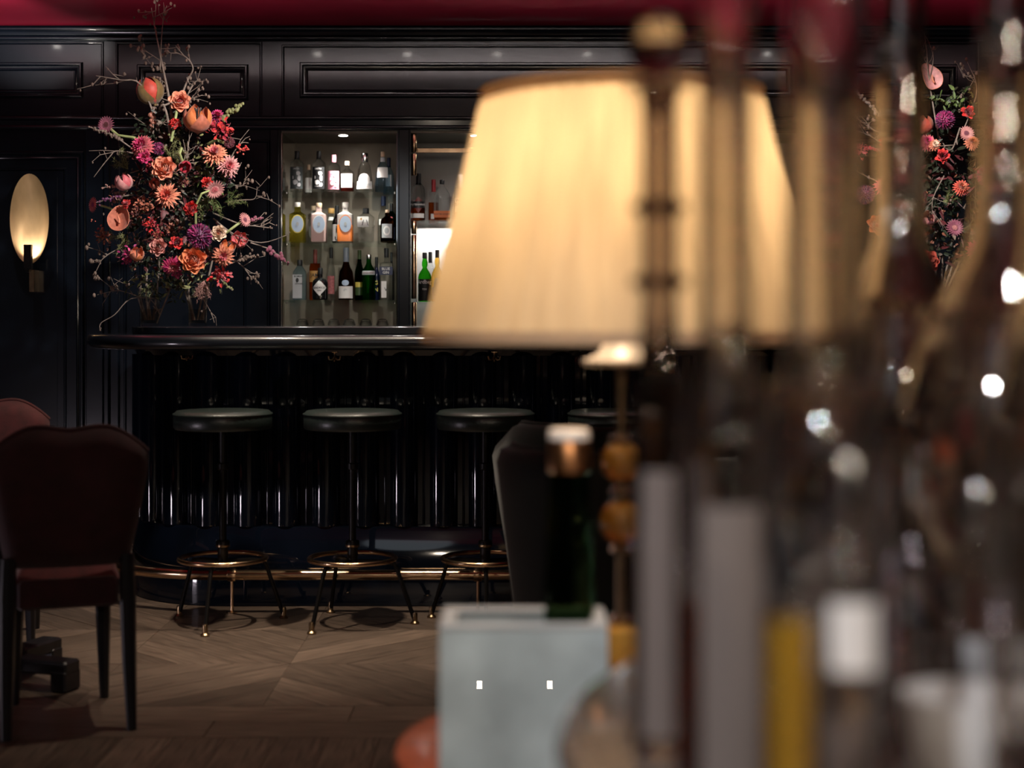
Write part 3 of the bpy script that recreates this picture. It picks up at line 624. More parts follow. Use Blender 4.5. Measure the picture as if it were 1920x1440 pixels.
bottle('bottle with black cap standing behind the bright green one', 807, 470, 564, 18, F2, SLIM, G['clear'], L['black'], .78, 1.05, labels=[(L['white'], .1, .5, 1.0)], **kw)
bottle('pale gold whisky bottle with black cap and grey arched label', 820, 467, 564, 22, F1, POT, G['gold'], L['black'], .85, 1.1, labels=[(L['grey'], .05, .28, 1.1), (L['grey'], .15, .46, .6, 'disc')], **kw)
bottle('gold whisky bottle with tan cap half hidden by the lampshade', 841, 465, 564, 20, F1, POT, G['gold'], L['cork'], .85, 1.15, labels=[(L['tan'], .08, .4, 1.0)], **kw)
# upturned tumblers on the niche counter
TG = glass('tumbler glass', (.95, .96, .96), 0, .55, 1.3)
for i, px in enumerate((567, 597, 626, 655, 686, 717)):
    o = thing('tumbler', 'upturned clear tumbler under the lowest shelf, %s from the left' % ('first', 'second', 'third', 'fourth', 'fifth', 'sixth')[i], 'glass', ((px-CX)*8.45/F, 8.45, ZB+.0185), group='upturned tumblers on the niche counter')
    m = MB(); m.lathe([(.034, 0), (.036, .003), (.037, .03), (.034, .06), (.026, .082), (.014, .088), (.001, .089)], 18, cap=False)
    m.lathe([(.033, 0), (.033, .03), (.030, .056), (.022, .074), (.001, .078)], 18, cap=False); m.build('bowl', TG, o)
    m = MB(); m.tube([(.0355*cos(2*pi*k/24), .0355*sin(2*pi*k/24), .0015) for k in range(24)], .0014, 5, closed=True); m.build('rim', TG, o)

# ================================================================== WALL SCONCE
sx, sz = XW(57)*8.27/8.33, ZW(412)
sc = thing('wall_sconce', 'oval bronze leaf wall sconce glowing at its foot on the left wall panel', 'wall light', (XW(55), YW, ZW(500)))
def dish(u, v):
    a = 2*pi*u; r = v; return (sx-XW(55)+.104*r*cos(a), -.078+.050*(1-r*r), sz-ZW(500)+.241*r*sin(a))
m = MB(); m.grid(dish, 48, 10); m.build('reflector', mat('bronze leaf', (.36, .235, .12), .42, .7, noise=.25, nscale=9, bump=.12, bscale=50, stretch=(1, 1, .4)), sc)
m = MB(); x0 = XW(45)*8.19/8.33-XW(55); m.box(x0, x0+.04, -.150, -.118, ZW(506)-ZW(500), ZW(461)-ZW(500), bev=.002); m.build('bracket', M['iron'], sc)
m = MB(); x0 = XW(57)*8.27/8.33-XW(55); m.box(x0, x0+.029, -.085, 0, ZW(548)-ZW(500), ZW(507)-ZW(500), bev=.002); m.build('wall_arm', M['darkbrass'], sc)
m = MB(); x0 = XW(50)*8.23/8.33-XW(55); m.box(x0, x0+.02, -.125, -.06, ZW(512)-ZW(500), ZW(500)-ZW(500)); m.build('link_bar', M['iron'], sc)
lx = XW(55)*8.23/8.33
light('sconce_led', 'SPOT', (lx, YW-.115, ZW(484)), (lx, YW-.045, ZW(452)), 20, (1, .93, .83), spot_size=radians(115), spot_blend=.9, shadow_soft_size=.012)

# ================================================================== FLOWER ARRANGEMENTS
def ax(n, roll=0.):
    n = Vector(n).normalized(); q = n.to_track_quat('Z', 'Y').to_matrix().to_4x4(); return q @ Matrix.Rotation(roll, 4, 'Z')
def petal(mb, T, ln, wd, lift, curl, cup=.3, mi=0, nu=4, nv=2, tip=.25):
    """petal along +Y of its frame, lift = start angle, curl = change of angle along it"""
    vs = []; y = z = 0.; a = lift
    for i in range(nu+1):
        u = i/nu; w = wd*(sin(pi*(.12+.80*u))**.8 if tip else (.4+.6*u))*(1-tip*u*u) if i < nu or tip < .5 else wd*.06
        for j in range(nv+1):
            v = j/nv*2-1; vs.append((w*v, y-sin(a)*cup*w*v*v*1., z+cos(a)*cup*w*v*v))
        y += cos(a)*ln/nu; z += sin(a)*ln/nu; a += curl/nu
    fs = [(i*(nv+1)+j, i*(nv+1)+j+1, (i+1)*(nv+1)+j+1, (i+1)*(nv+1)+j) for i in range(nu) for j in range(nv)]
    mb.add(vs, fs, mi, True, T)
def dahlia(R, c1, c2, rows=6, pointed=.5, spread=1.):
    m = MB()
    for r in range(rows):
        t = r/(rows-1); n = int(19-8*t); ln = R*(1-.55*t)
        for k in range(n):
            petal(m, Matrix.Rotation(2*pi*(k+.5*(r % 2))/n+random.uniform(-.08, .08), 4, 'Z') @ Matrix.Translation((0, R*.05, R*.10*r)), ln*random.uniform(.9, 1.08), R*.17, (.05+1.15*t)*spread+random.uniform(-.1, .1), -.35+.6*t, .5, 0 if t < .55 else 1, 3, 2, pointed)
    m.lathe([(R*.12, -R*.25), (R*.28, -R*.02), (R*.2, R*.2), (R*.03, R*.38)], 8, 1)
    return m, [c1, c2]
def rose(R, c1, c2):
    m = MB(); 
    for r, (n, lift, ln, w, mi) in enumerate(((7, .30, .86, .50, 0), (7, .62, .88, .48, 0), (6, .90, .86, .44, 0), (6, 1.10, .82, .40, 0), (5, 1.26, .76, .34, 1), (5, 1.40, .68, .27, 1), (4, 1.5, .60, .20, 1))):
        for k in range(n):
            petal(m, Matrix.Rotation(2*pi*(k+.37*r)/n+random.uniform(-.1, .1), 4, 'Z') @ Matrix.Translation((0, R*(.36-.05*r), -.30*R)), R*ln*random.uniform(.92, 1.08), R*w, lift, (.25+.09*r)+random.uniform(-.12, .12), .6, mi, 4, 4, .10)
    return m, [c1, c2]
def carnation(R, c1, c2):
    m = MB()
    for k in range(44):
        a = random.uniform(0, 2*pi); t = random.random(); 
        petal(m, Matrix.Rotation(a, 4, 'Z') @ Matrix.Rotation(random.uniform(-.5, .5), 4, 'Y'), R*random.uniform(.75, 1.0), R*.28, .15+1.35*t, random.uniform(-.5, .5), random.uniform(-.5, .7), 0 if t < .6 else 1, 3, 2, .05)
    return m, [c1, c2]
def pompon(R, c1, c2):
    m = MB(); n = 170
    for k in range(n):
        z = 1-1.5*(k+.5)/n; a = k*2.39996; q = sqrt(max(0, 1-z*z)); d = Vector((q*cos(a), q*sin(a), z))
        petal(m, ax(d, random.uniform(0, 6)) @ Matrix.Translation((0, 0, R*.55)) @ Matrix.Rotation(pi/2-.2, 4, 'X'), R*.46, R*.10, 0, .7, .6, random.randint(0, 1), 2, 2, .2)
    m.ball((0, 0, 0), R*.7, 8, 0)
    return m, [c1, c2]
def tulip(R, c1, c2, h=1.25, opening=.2):
    m = MB(); m.petals = []
    for ring in range(2):
        for k in range(3):
            q = MB(); petal(q, Matrix.Rotation(2*pi*k/3+pi/3*ring, 4, 'Z') @ Matrix.Translation((0, R*.06, -R*.95)), R*h*2.1*(1-.05*ring), R*.80, .18+.1*(1-ring), 2.6-1.7*opening, .45, 0, 8, 4, .5)
            m.petals.append((q, (c1, c2)[ring]))
    m.lathe([(R*.05, -R*1.1), (R*.16, -R*.98), (R*.1, -R*.8), (R*.02, -R*.7)], 8, 1)
    for k in range(5): m.tube([(0, 0, -R*.8), (R*.12*cos(k*1.3), R*.12*sin(k*1.3), R*.4), (R*.2*cos(k*1.3), R*.2*sin(k*1.3), R*.7)], [R*.03, R*.03, R*.06], 5, 2)
    return m, [c1, c2, M['black']]
def gerbera(R, c1, c2):
    m = MB()
    for r in range(2):
        for k in range(20): petal(m, Matrix.Rotation(2*pi*(k+.5*r)/20, 4, 'Z') @ Matrix.Translation((0, R*.3, .01*R*r)), R*(.72-.12*r), R*.10, .1+.25*r, -.15, .3, 0, 3, 2, .35)
    for k in range(60):
        a = k*2.4; q = R*.42*sqrt(k/60); m.ball((q*cos(a), q*sin(a), R*.05+R*.06*(1-k/60)), R*.05, 4, 1 if k < 30 else 0)
    m.lathe([(R*.05, -R*.3), (R*.3, -R*.05), (R*.4, .02*R)], 10, 1)
    return m, [c1, c2]
def anthurium(R, c1, c2):
    m = MB()
    def f(u, v):
        a = 2*pi*u; r = R*(1+.35*max(0, cos(a-pi/2))**6-.25*max(0, cos(a+pi/2))**4); q = v
        return (r*.78*q*cos(a), r*q*sin(a), R*(.45*q*q*abs(cos(a))**1.5+.12*sin(3*a)*q*q*.3))
    m.grid(f, 28, 6)
    m.tube([(R*cos(2*pi*k/28)*.78*(1+.35*max(0, cos(2*pi*k/28-pi/2))**6-.25*max(0, cos(2*pi*k/28+pi/2))**4), R*sin(2*pi*k/28)*(1+.35*max(0, cos(2*pi*k/28-pi/2))**6-.25*max(0, cos(2*pi*k/28+pi/2))**4), R*(.45*abs(cos(2*pi*k/28))**1.5+.036*sin(6*pi*k/28))) for k in range(28)], R*.025, 5, 1, closed=True)
    m.tube([(0, -R*.35, .02), (0, -R*.1, R*.25), (0, R*.25, R*.45)], [R*.07, R*.09, R*.05], 7, 1)
    return m, [c1, c2]
def berries(R, c1, c2, n=22):
    m = MB()
    for k in range(n):
        p = Vector((random.gauss(0, .45), random.gauss(0, .45), random.gauss(0, .4)))*R; m.ball(p, R*random.uniform(.16, .24), 6, random.randint(0, 1))
    return m, [c1, c2]
def celosia(R, c1, c2):
    m = MB()
    for k in range(70):
        p = Vector((random.gauss(0, .38), random.gauss(0, .38), random.gauss(.1, .35)))*R
        petal(m, Matrix.Translation(p) @ ax(p+Vector((0, 0, .4*R)), random.uniform(0, 6)), R*.42, R*.14, random.uniform(.3, 1.4), random.uniform(-.8, .8), .5, random.randint(0, 1), 2, 2, .1)
    return m, [c1, c2]
def feather(R, c1, c2, n=240, stretch=(1, 1, 1.1)):
    """soft frond: a spray of fine threads around a few stems"""
    m = MB()
    for b in range(7):
        d = Vector((random.gauss(0, .6), random.gauss(0, .6), random.uniform(.1, 1))).normalized(); base = Vector((0, 0, -R*.7)); tipp = d*R*random.uniform(.7, 1.1); tipp.z *= stretch[2]
        m.tube([base, (base+tipp)*.5+Vector((random.gauss(0, .1), random.gauss(0, .1), .1))*R, tipp], [R*.03, R*.02, R*.01], 4, 1)
        for k in range(n//7):
            t = random.uniform(.25, 1.02); p = base.lerp(tipp, t)+Vector((random.gauss(0, 1), random.gauss(0, 1), random.gauss(0, 1)))*R*.06
            q = p+Vector((random.gauss(0, 1), random.gauss(0, 1), random.gauss(.5, .8))).normalized()*R*random.uniform(.15, .38)
            w = (q-p).cross(Vector((random.gauss(0, 1), random.gauss(0, 1), random.gauss(0, 1)))).normalized()*R*.022
            m.add([p-w, p+w, q], [(0, 1, 2)], random.randint(0, 1), False)
    return m, [c1, c2]
KINDS = dict(dahlia=dahlia, rose=rose, carnation=carnation, pompon=pompon, tulip=tulip, gerbera=gerbera, anthurium=anthurium, berries=berries, celosia=celosia, feather=feather)
NAMES = dict(dahlia='dahlia_bloom', rose='rose_bloom', carnation='carnation_bloom', pompon='pompon_bloom', tulip='tulip_bloom', gerbera='gerbera_bloom', anthurium='anthurium_flower', berries='berry_cluster', celosia='celosia_bloom', feather='feathery_frond')
def branch(mb, pts, r0, r1, twigs=4, buds=0, budr=.006, sd=0, spray=.1):
    rr = random.Random(sd); P_ = [Vector(p) for p in pts]; path_ = []
    for i in range(len(P_)-1):
        for k in range(4):
            t = k/4; a = P_[max(i-1, 0)]; b, c = P_[i], P_[i+1]; d = P_[min(i+2, len(P_)-1)]
            path_.append(.5*((2*b)+(c-a)*t+(2*a-5*b+4*c-d)*t*t+(3*b-a-3*c+d)*t**3))
    path_.append(P_[-1]); n = len(path_)
    mb.tube(path_, [r0+(r1-r0)*i/(n-1) for i in range(n)], 6, 0)
    tips = [path_[-1]]
    for k in range(twigs):
        i = rr.randint(n//4, n-2); p = path_[i]; t = (path_[i+1]-p).normalized()
        d = (t+Vector((rr.gauss(0, .8), rr.gauss(0, .5), rr.gauss(.1, .8)))).normalized()*spray*rr.uniform(.4, 1.2)
        q = p+d*.5+Vector((rr.gauss(0, .1), 0, rr.gauss(0, .1)))*spray; e = p+d
        mb.tube([p, q, e], [r1*1.3, r1, r1*.6], 5, 0); tips += [e, q]
        if rr.random() < .6:
            f = q+Vector((rr.gauss(0, .5), rr.gauss(0, .3), rr.gauss(0, .5)))*spray*.5; mb.tube([q, f], [r1, r1*.5], 4, 0); tips.append(f)
    for k in range(buds):
        p = rr.choice(tips)+Vector((rr.gauss(0, 1), rr.gauss(0, 1), rr.gauss(0, 1)))*budr*1.2; mb.ball(p, budr*rr.uniform(.6, 1.1), 5, 1, 1.4)
def spike(mb, pts, r, n, sd=0):
    rr = random.Random(sd); P_ = [Vector(p) for p in pts]
    mb.tube(P_, [.003]*(len(P_)-1)+[.0015], 5, 0)
    for k in range(n):
        t = (.35+.65*k/n)*(len(P_)-1); i = min(int(t), len(P_)-2); p = P_[i].lerp(P_[i+1], t-i)+Vector((rr.gauss(0, 1), rr.gauss(0, 1), rr.gauss(0, 1)))*r*.5
        mb.ball(p, r*rr.uniform(.7, 1.1)*(1-.4*k/n), 5, 1, 1.1)
def arrangement(label, base, d, blooms, branches, spikes, stems, filler, curved):
    o = thing('flower_arrangement', label, 'flowers', base); B = Vector(base)
    for kind, px, py, r, dd, c1, c2, face, *ex in blooms:
        p = P(px, py, d+dd)-B; R = r*(d+dd)/F
        m, ms = KINDS[kind](R, M[c1], M[c2], *ex)
        T = Matrix.Translation(p) @ ax(face, random.uniform(0, 6) if kind not in ('anthurium', 'tulip') else .3)
        m.v = [tuple(T @ Vector(v)) for v in m.v]
        if kind in ('dahlia', 'rose', 'gerbera') and r >= 13:       # the heart of the bloom is a sub-part
            q = MB(); q.v = m.v; k1 = [i for i in range(len(m.f)) if m.mi[i]]; k0 = [i for i in range(len(m.f)) if not m.mi[i]]
            q.f = [m.f[i] for i in k1]; q.mi = [0]*len(k1); q.sm = [True]*len(k1)
            m.f = [m.f[i] for i in k0]; m.mi = [0]*len(k0); m.sm = [True]*len(k0)
            b = m.build(NAMES[kind], ms[0], o, sharp=False); q.build('flower_heart', ms[1], b, sharp=False)
            for ob in (b, b.children[0]):
                bm = bmesh.new(); bm.from_mesh(ob.data); bmesh.ops.delete(bm, geom=[v for v in bm.verts if not v.link_faces], context='VERTS'); bm.to_mesh(ob.data); bm.free()
            continue
        b = m.build(NAMES[kind], ms, o, sharp=False)
        for q, c in getattr(m, 'petals', []):
            q.v = [tuple(T @ Vector(v)) for v in q.v]; q.build('petal', c, b, sharp=False)
        if kind in ('feather', 'berries', 'celosia', 'pompon', 'carnation'): b['kind'] = 'stuff'
    for i, (pts, r0, r1, tw, bu, br) in enumerate(branches):
        m = MB(); branch(m, [P(x, y, d+z)-B for x, y, z in pts], r0, r1, tw, bu, br, 100+i); m.build('dry_branch', [M['twig'], M['bud']], o)
    for i, (pts, r, n, c) in enumerate(spikes):
        m = MB(); spike(m, [P(x, y, d+z)-B for x, y, z in pts], r, n, i); m.build('seed_spike', [M['twig'], M[c]], o)
    for pts, r, mt in curved:
        m = MB(); m.tube([P(x, y, d+z)-B for x, y, z in pts], r, 7); m.build('flower_stem', M[mt], o)
    for i, (x0, y0, x1, y1, z0, z1) in enumerate(stems):
        m = MB(); a, b = P(x0, y0, d+z0)-B, P(x1, y1, d+z1)-B; c = (a+b)/2+Vector((random.gauss(0, .012), random.gauss(0, .01), 0)); m.tube([a, c, b], .0045, 6); m.build('stem', M['twig'], o)
    for name, mats, n, ctr, rad, lf, wf, sd in filler:
        rr = random.Random(sd); m = MB()
        for k in range(n):
            v = Vector((rr.gauss(0, 1), rr.gauss(0, 1), rr.gauss(0, 1))).normalized()*rr.random()**.45
            px, py, z = ctr[0]+v.x*rad[0], ctr[1]-v.z*rad[1], ctr[2]+v.y*rad[2]
            p = P(px, py, d+z)-B; dr = Vector((v.x+rr.gauss(0, .7), v.y+rr.gauss(0, .7)-.3, v.z+rr.gauss(0, .7)))
            petal(m, Matrix.Translation(p) @ ax(dr, rr.uniform(0, 6)), lf*rr.uniform(.6, 1.3), wf*rr.uniform(.6, 1.2), rr.uniform(.2, 1.2), rr.uniform(-.8, .6), .3, rr.randint(0, len(mats)-1), 3, 2, .6)
        b = m.build(name, [M[c] for c in mats], o, sharp=False); b['kind'] = 'stuff'
    return o
FR = (0, -1, .25)
DB = 6.86
blooms1 = [
 ('tulip', 282, 173, 25, 0, 'budred', 'budolive', (-.35, -.25, 1), 1.35, .0), ('rose', 337, 190, 19, -.12, 'rosepeach', 'red', (.3, -1, .2)), ('carnation', 329, 234, 15, -.15, 'red', 'red', (0, -.8, .6)),
 ('tulip', 371, 222, 29, -.18, 'orange', 'rust', (.12, -.55, 1), 1.05, .25), ('dahlia', 407, 222, 18, -.05, 'magenta', 'hotpink', (.3, -.6, .8)), ('celosia', 413, 243, 24, -.14, 'red', 'crimson', (.3, -1, .3)),
 ('pompon', 430, 268, 11, -.10, 'darkred', 'mauve', (.6, -.8, .3)), ('berries', 447, 279, 13, -.08, 'coral', 'red', FR, 12), ('berries', 462, 283, 9, -.02, 'coral', 'red', FR, 8),
 ('dahlia', 403, 290, 24, -.20, 'peach', 'pink', (.1, -1, .5), 5, .7), ('dahlia', 428, 312, 22, -.18, 'palepink', 'pink', (.4, -1, .1), 5, .7), ('gerbera', 199, 234, 17, -.02, 'mauve', 'darkred', (-.25, -1, .1)),
 ('dahlia', 268, 276, 24, -.15, 'pink', 'hotpink', (-.2, -1, .35)), ('carnation', 272, 295, 16, -.17, 'hotpink', 'hotpink', (0, -1, -.2)), ('pompon', 297, 279, 13, -.13, 'magenta', 'purple', FR),
 ('feather', 230, 303, 24, -.05, 'moss', 'moss', (-.6, -.2, .9)), ('feather', 322, 285, 22, -.15, 'moss', 'moss', (.1, -.4, 1)), ('feather', 335, 300, 18, -.16, 'moss', 'moss', (.3, -.4, .6)),
 ('rose', 307, 315, 21, -.24, 'rosepeach', 'rosepeach', (0, -1, .25)), ('tulip', 347, 313, 13, -.24, 'crimson', 'crimson', (.1, -.8, -.3), 1., .3), ('tulip', 232, 342, 17, -.12, 'pink', 'palepink', (-.25, -.4, 1), 1.2, .1),
 ('feather', 228, 362, 14, -.10, 'plume', 'plume', (-.5, -.4, -.1)), ('dahlia', 313, 367, 25, -.28, 'peach', 'coral', (.05, -1, .1), 4, .85), ('carnation', 389, 344, 14, -.20, 'red', 'red', (0, -.8, .5)),
 ('gerbera', 402, 355, 20, -.22, 'palepink', 'pink', (.5, -.7, -.6)), ('rose', 358, 391, 13, -.25, 'red', 'crimson', (-.3, -1, .1)), ('gerbera', 175, 384, 15, -.02, 'pink', 'magenta', (-.75, -.7, .05)),
 ('anthurium', 226, 415, 27, -.16, 'rust', 'peach', (-.15, -.9, .45)), ('feather', 393, 385, 30, -.16, 'moss', 'leaf2', (.1, -.3, -1), 420), ('feather', 437, 375, 24, -.08, 'moss', 'leaf2', (1, -.2, .2)),
 ('pompon', 374, 443, 25, -.27, 'purple', 'magenta', (0, -1, .1)), ('feather', 228, 450, 24, -.10, 'moss', 'moss', (-.5, -.4, -.6), 380), ('celosia', 283, 423, 15, -.22, 'crimson', 'red', (0, -.3, 1)),
 ('celosia', 296, 436, 12, -.20, 'rust', 'crimson', FR), ('rose', 297, 463, 15, -.24, 'roserose', 'plume', (0, -1, .3)), ('carnation', 331, 457, 16, -.26, 'red', 'crimson', (.1, -1, .3)),
 ('rose', 362, 487, 23, -.28, 'roseorange', 'rosepeach', (.05, -1, .1)), ('celosia', 240, 481, 17, -.17, 'magenta', 'hotpink', (-.2, -.7, -.5)), ('tulip', 257, 476, 15, -.22, 'peach', 'orange', (.3, -.8, .8), 1.0, .3),
 ('dahlia', 322, 497, 19, -.22, 'hotpink', 'pink', (.4, -.9, -.55)), ('carnation', 332, 511, 13, -.2, 'hotpink', 'hotpink', (.3, -.9, -.6)), ('rose', 410, 437, 14, -.22, 'cream', 'peach', (.2, -1, .2)),
 ('tulip', 449, 449, 17, -.14, 'pink', 'coral', (.4, -.9, .5), .9, .5), ('dahlia', 419, 480, 21, -.22, 'peach', 'pink', (.2, -1, -.1), 5, .6), ('tulip', 427, 463, 15, -.2, 'orange', 'peach', (.4, -.5, .7), 1., .4),
 ('celosia', 413, 514, 19, -.18, 'red', 'pink', (.3, -.9, -.3)), ('berries', 424, 525, 9, -.17, 'red', 'crimson', FR, 9), ('feather', 383, 541, 24, -.18, 'plume', 'plume', (.1, -.5, -1), 420), ('feather', 282, 545, 22, -.12, 'moss', 'leaf', (-.2, -.3, -1)),
 ('gerbera', 459, 412, 14, -.10, 'palepink', 'mauve', (.9, -.7, .3)), ('carnation', 300, 385, 12, -.2, 'mauve', 'darkred', FR), ('celosia', 195, 442, 15, -.04, 'brown', 'rust', (-.5, -.8, 0)), ('celosia', 283, 310, 15, -.16, 'darkred', 'crimson', (0, -.7, -.7)),
 ('celosia', 270, 385, 18, -.14, 'brown', 'rust', FR), ('celosia', 255, 400, 14, -.15, 'brown', 'darkred', FR), ('tulip', 290, 345, 10, -.2, 'coral', 'rust', (-.2, -.8, .6)), ('carnation', 237, 383, 11, -.16, 'red', 'pink', FR), ('celosia', 345, 340, 12, -.16, 'darkred', 'brown', FR),
 ('celosia', 390, 480, 13, -.14, 'darkred', 'brown', FR), ('celosia', 320, 430, 14, -.12, 'darkred', 'brown', FR), ('berries', 190, 428, 9, -.03, 'coral', 'crimson', FR, 8), ('berries', 174, 415, 6, -.02, 'rust', 'coral', FR, 5),
]
br1 = [([(325, 260, 0), (318, 190, .0), (305, 125, .02), (292, 60, .04), (284, 15, .05)], .007, .0018, 11, 46, .0075), ([(300, 130, .02), (303, 70, .03), (308, 10, .05)], .003, .0012, 5, 12, .006), ([(310, 120, .02), (280, 100, .04), (265, 92, .05)], .003, .001, 5, 18, .007),
       ([(338, 185, 0), (352, 150, 0), (362, 128, -.02), (350, 108, -.02), (329, 98, -.02)], .005, .002, 4, 8, .008), ([(345, 190, 0), (362, 160, .02), (372, 148, .02)], .003, .001, 5, 14, .006),
       ([(300, 250, 0), (265, 160, -.05), (225, 150, -.06), (180, 142, -.06)], .005, .002, 6, 8, .006), ([(320, 260, -.1), (313, 215, -.14), (306, 195, -.14)], .006, .004, 1, 0, .005), ([(300, 300, 0), (225, 283, -.02), (205, 295, -.02), (176, 332, -.02)], .004, .0015, 3, 4, .005),
       ([(400, 410, -.1), (440, 440, -.12), (490, 455, -.12), (540, 440, -.12)], .004, .0015, 3, 3, .005), ([(400, 400, 0), (450, 420, -.06), (480, 424, -.06), (510, 428, -.06)], .004, .002, 4, 5, .005), ([(420, 380, 0), (455, 375, -.05), (478, 372, -.05), (482, 350, -.05)], .003, .0012, 3, 6, .007),
       ([(415, 350, -.05), (428, 330, -.08), (436, 318, -.08)], .005, .003, 2, 2, .006), ([(290, 560, 0), (245, 560, -.05), (215, 590, -.06), (190, 605, -.06), (187, 618, -.07)], .0030, .0012, 0, 2, .005), ([(380, 560, 0), (395, 585, -.05), (402, 605, -.06)], .0028, .0013, 2, 2, .005),
       ([(320, 540, 0), (300, 590, -.05), (294, 606, -.05)], .004, .0025, 2, 1, .005), ([(430, 480, 0), (455, 500, -.04), (470, 520, -.04)], .003, .0012, 5, 12, .007), ([(260, 450, 0), (215, 470, -.05), (193, 485, -.06), (187, 495, -.06)], .003, .0015, 5, 14, .008), ([(430, 300, -.05), (450, 270, -.06), (466, 268, -.06)], .003, .0015, 2, 1, .005),
       ([(270, 560, 0), (225, 545, -.03), (195, 550, -.04)], .003, .0012, 7, 12, .008), ([(330, 210, 0), (352, 190, -.05), (380, 178, -.05)], .003, .0012, 6, 14, .006), ([(420, 330, -.05), (445, 350, -.05), (462, 342, -.05)], .003, .001, 4, 10, .006), ([(330, 320, -.2), (350, 300, -.22), (352, 265, -.2)], .003, .0015, 8, 10, .005), ([(270, 250, 0), (290, 225, -.06), (310, 235, -.06)], .003, .001, 9, 22, .007)]
sp1 = [([(405, 245, -.05), (425, 215, -.06), (455, 195, -.07)], .011, 30, 'moss'), ([(250, 280, -.05), (215, 255, -.06), (165, 237, -.06)], .008, 34, 'bud'), ([(470, 455, -.1), (500, 465, -.1), (525, 480, -.1), (540, 495, -.1)], .010, 26, 'mauve'), ([(250, 365, -.1), (215, 370, -.1), (180, 380, -.1)], .008, 22, 'purple'),
       ([(250, 350, -.1), (220, 348, -.1), (190, 352, -.1)], .007, 16, 'plume'), ([(450, 425, -.08), (475, 412, -.08), (494, 408, -.08)], .007, 18, 'mauve'), ([(440, 340, -.05), (432, 330, -.05), (425, 350, -.06)], .008, 14, 'purple'), ([(290, 200, -.05), (286, 215, -.06), (288, 240, -.06)], .010, 20, 'brown'), ([(430, 495, -.08), (455, 485, -.08), (478, 478, -.08)], .009, 18, 'bud'), ([(410, 520, -.05), (425, 535, -.05), (436, 545, -.05)], .007, 14, 'moss')]
cv1 = [([(205, 240, -.01), (222, 254, -.03), (250, 258, -.05), (280, 265, 0)], .006, 'stem'), ([(185, 384, -.01), (205, 390, -.03), (225, 398, -.06), (260, 410, 0)], .005, 'stem'), ([(367, 425, -.20), (367, 385, -.24), (378, 363, -.26), (392, 358, -.24)], .0048, 'stem'), ([(342, 302, -.24), (337, 288, -.26), (340, 278, -.24), (350, 300, -.1)], .006, 'stem'),
       ([(321, 265, -.14), (325, 245, -.15), (332, 205, -.12)], .006, 'stem'), ([(452, 416, -.10), (438, 426, -.12), (425, 436, -.12), (400, 440, -.05)], .0055, 'stem'), ([(420, 268, -.1), (405, 262, -.14), (390, 270, -.1)], .007, 'stem'), ([(316, 252, -.14), (335, 262, -.1)], .005, 'stem')]
stm1 = [(275, 600, 262, 540, 0, -.03), (279, 600, 276, 500, 0, -.02), (283, 600, 290, 540, 0, 0), (272, 600, 268, 520, .02, .02), (287, 600, 300, 470, .02, -.05), (365, 600, 352, 520, 0, -.03), (370, 600, 372, 500, 0, 0), (375, 600, 392, 530, .02, 0), (380, 600, 400, 480, .0, .02), (362, 600, 330, 480, .03, 0)]
fl1 = [('dark_foliage', ['leaf', 'leaf', 'darkred'], 620, (320, 400, .02), (95, 150, .16), .05, .012, 1), ('dark_foliage', ['leaf'], 160, (300, 245, .02), (50, 40, .12), .04, .010, 2), ('brown_filler', ['brown', 'bud', 'plume', 'leaf'], 420, (300, 420, -.05), (110, 115, .13), .022, .007, 3), ('pale_filler', ['twig', 'moss', 'bud'], 260, (330, 320, -.08), (95, 110, .12), .02, .006, 4),
       ('dark_foliage', ['leaf', 'leaf2'], 120, (400, 330, -.08), (40, 60, .1), .03, .009, 5), ('low_foliage', ['leaf', 'leaf', 'moss'], 240, (325, 530, -.02), (95, 35, .15), .035, .007, 6)]
zl = 1.1722
fa = arrangement('tall autumnal flower arrangement in red, peach and purple on the left end of the bar', (P(330, 600, DB).x, DB, zl+.02), DB, blooms1, br1, sp1, stm1, fl1, cv1)
# second arrangement, seen through the gap between the decanters
blooms2 = [('anthurium', 1745, 150, 25, 0, 'palepink', 'peach', (.2, -1, .2)), ('tulip', 1733, 235, 17, -.1, 'rust', 'coral', (-.1, -.3, 1), 1.3, .05), ('pompon', 1772, 225, 19, -.1, 'magenta', 'purple', (0, -1, .3)), ('carnation', 1815, 212, 16, -.1, 'red', 'crimson', FR), ('dahlia', 1738, 268, 17, -.15, 'pink', 'hotpink', FR),
 ('dahlia', 1752, 272, 12, -.18, 'peach', 'cream', FR), ('carnation', 1766, 293, 17, -.22, 'red', 'crimson', (0, -1, .2)), ('gerbera', 1812, 250, 15, -.1, 'palepink', 'mauve', FR), ('dahlia', 1822, 268, 15, -.1, 'peach', 'orange', FR), ('dahlia', 1802, 352, 16, -.2, 'coral', 'peach', FR), ('feather', 1780, 375, 22, -.15, 'leaf2', 'moss', FR),
 ('gerbera', 1790, 427, 17, -.2, 'mauve', 'palepink', FR), ('tulip', 1742, 410, 14, -.15, 'palepink', 'mauve', (-.3, -.8, .4)), ('pompon', 1622, 365, 19, 0, 'mauve', 'purple', FR), ('dahlia', 1655, 350, 18, -.1, 'pink', 'peach', FR), ('rose', 1645, 422, 18, -.1, 'orange', 'coral', FR), ('celosia', 1612, 282, 16, .0, 'crimson', 'pink', (-.6, -.6, .3)),
 ('rose', 1690, 320, 20, -.2, 'rosepeach', 'rosepeach', FR), ('dahlia', 1700, 420, 22, -.22, 'coral', 'pink', FR), ('carnation', 1660, 270, 16, -.1, 'red', 'crimson', FR), ('pompon', 1850, 330, 20, -.1, 'purple', 'magenta', FR), ('rose', 1860, 420, 20, -.1, 'rosepeach', 'roseorange', FR), ('dahlia', 1830, 470, 20, -.1, 'hotpink', 'pink', FR), ('rose', 1740, 490, 20, -.2, 'coral', 'red', FR), ('celosia', 1680, 490, 20, -.15, 'magenta', 'hotpink', FR)]
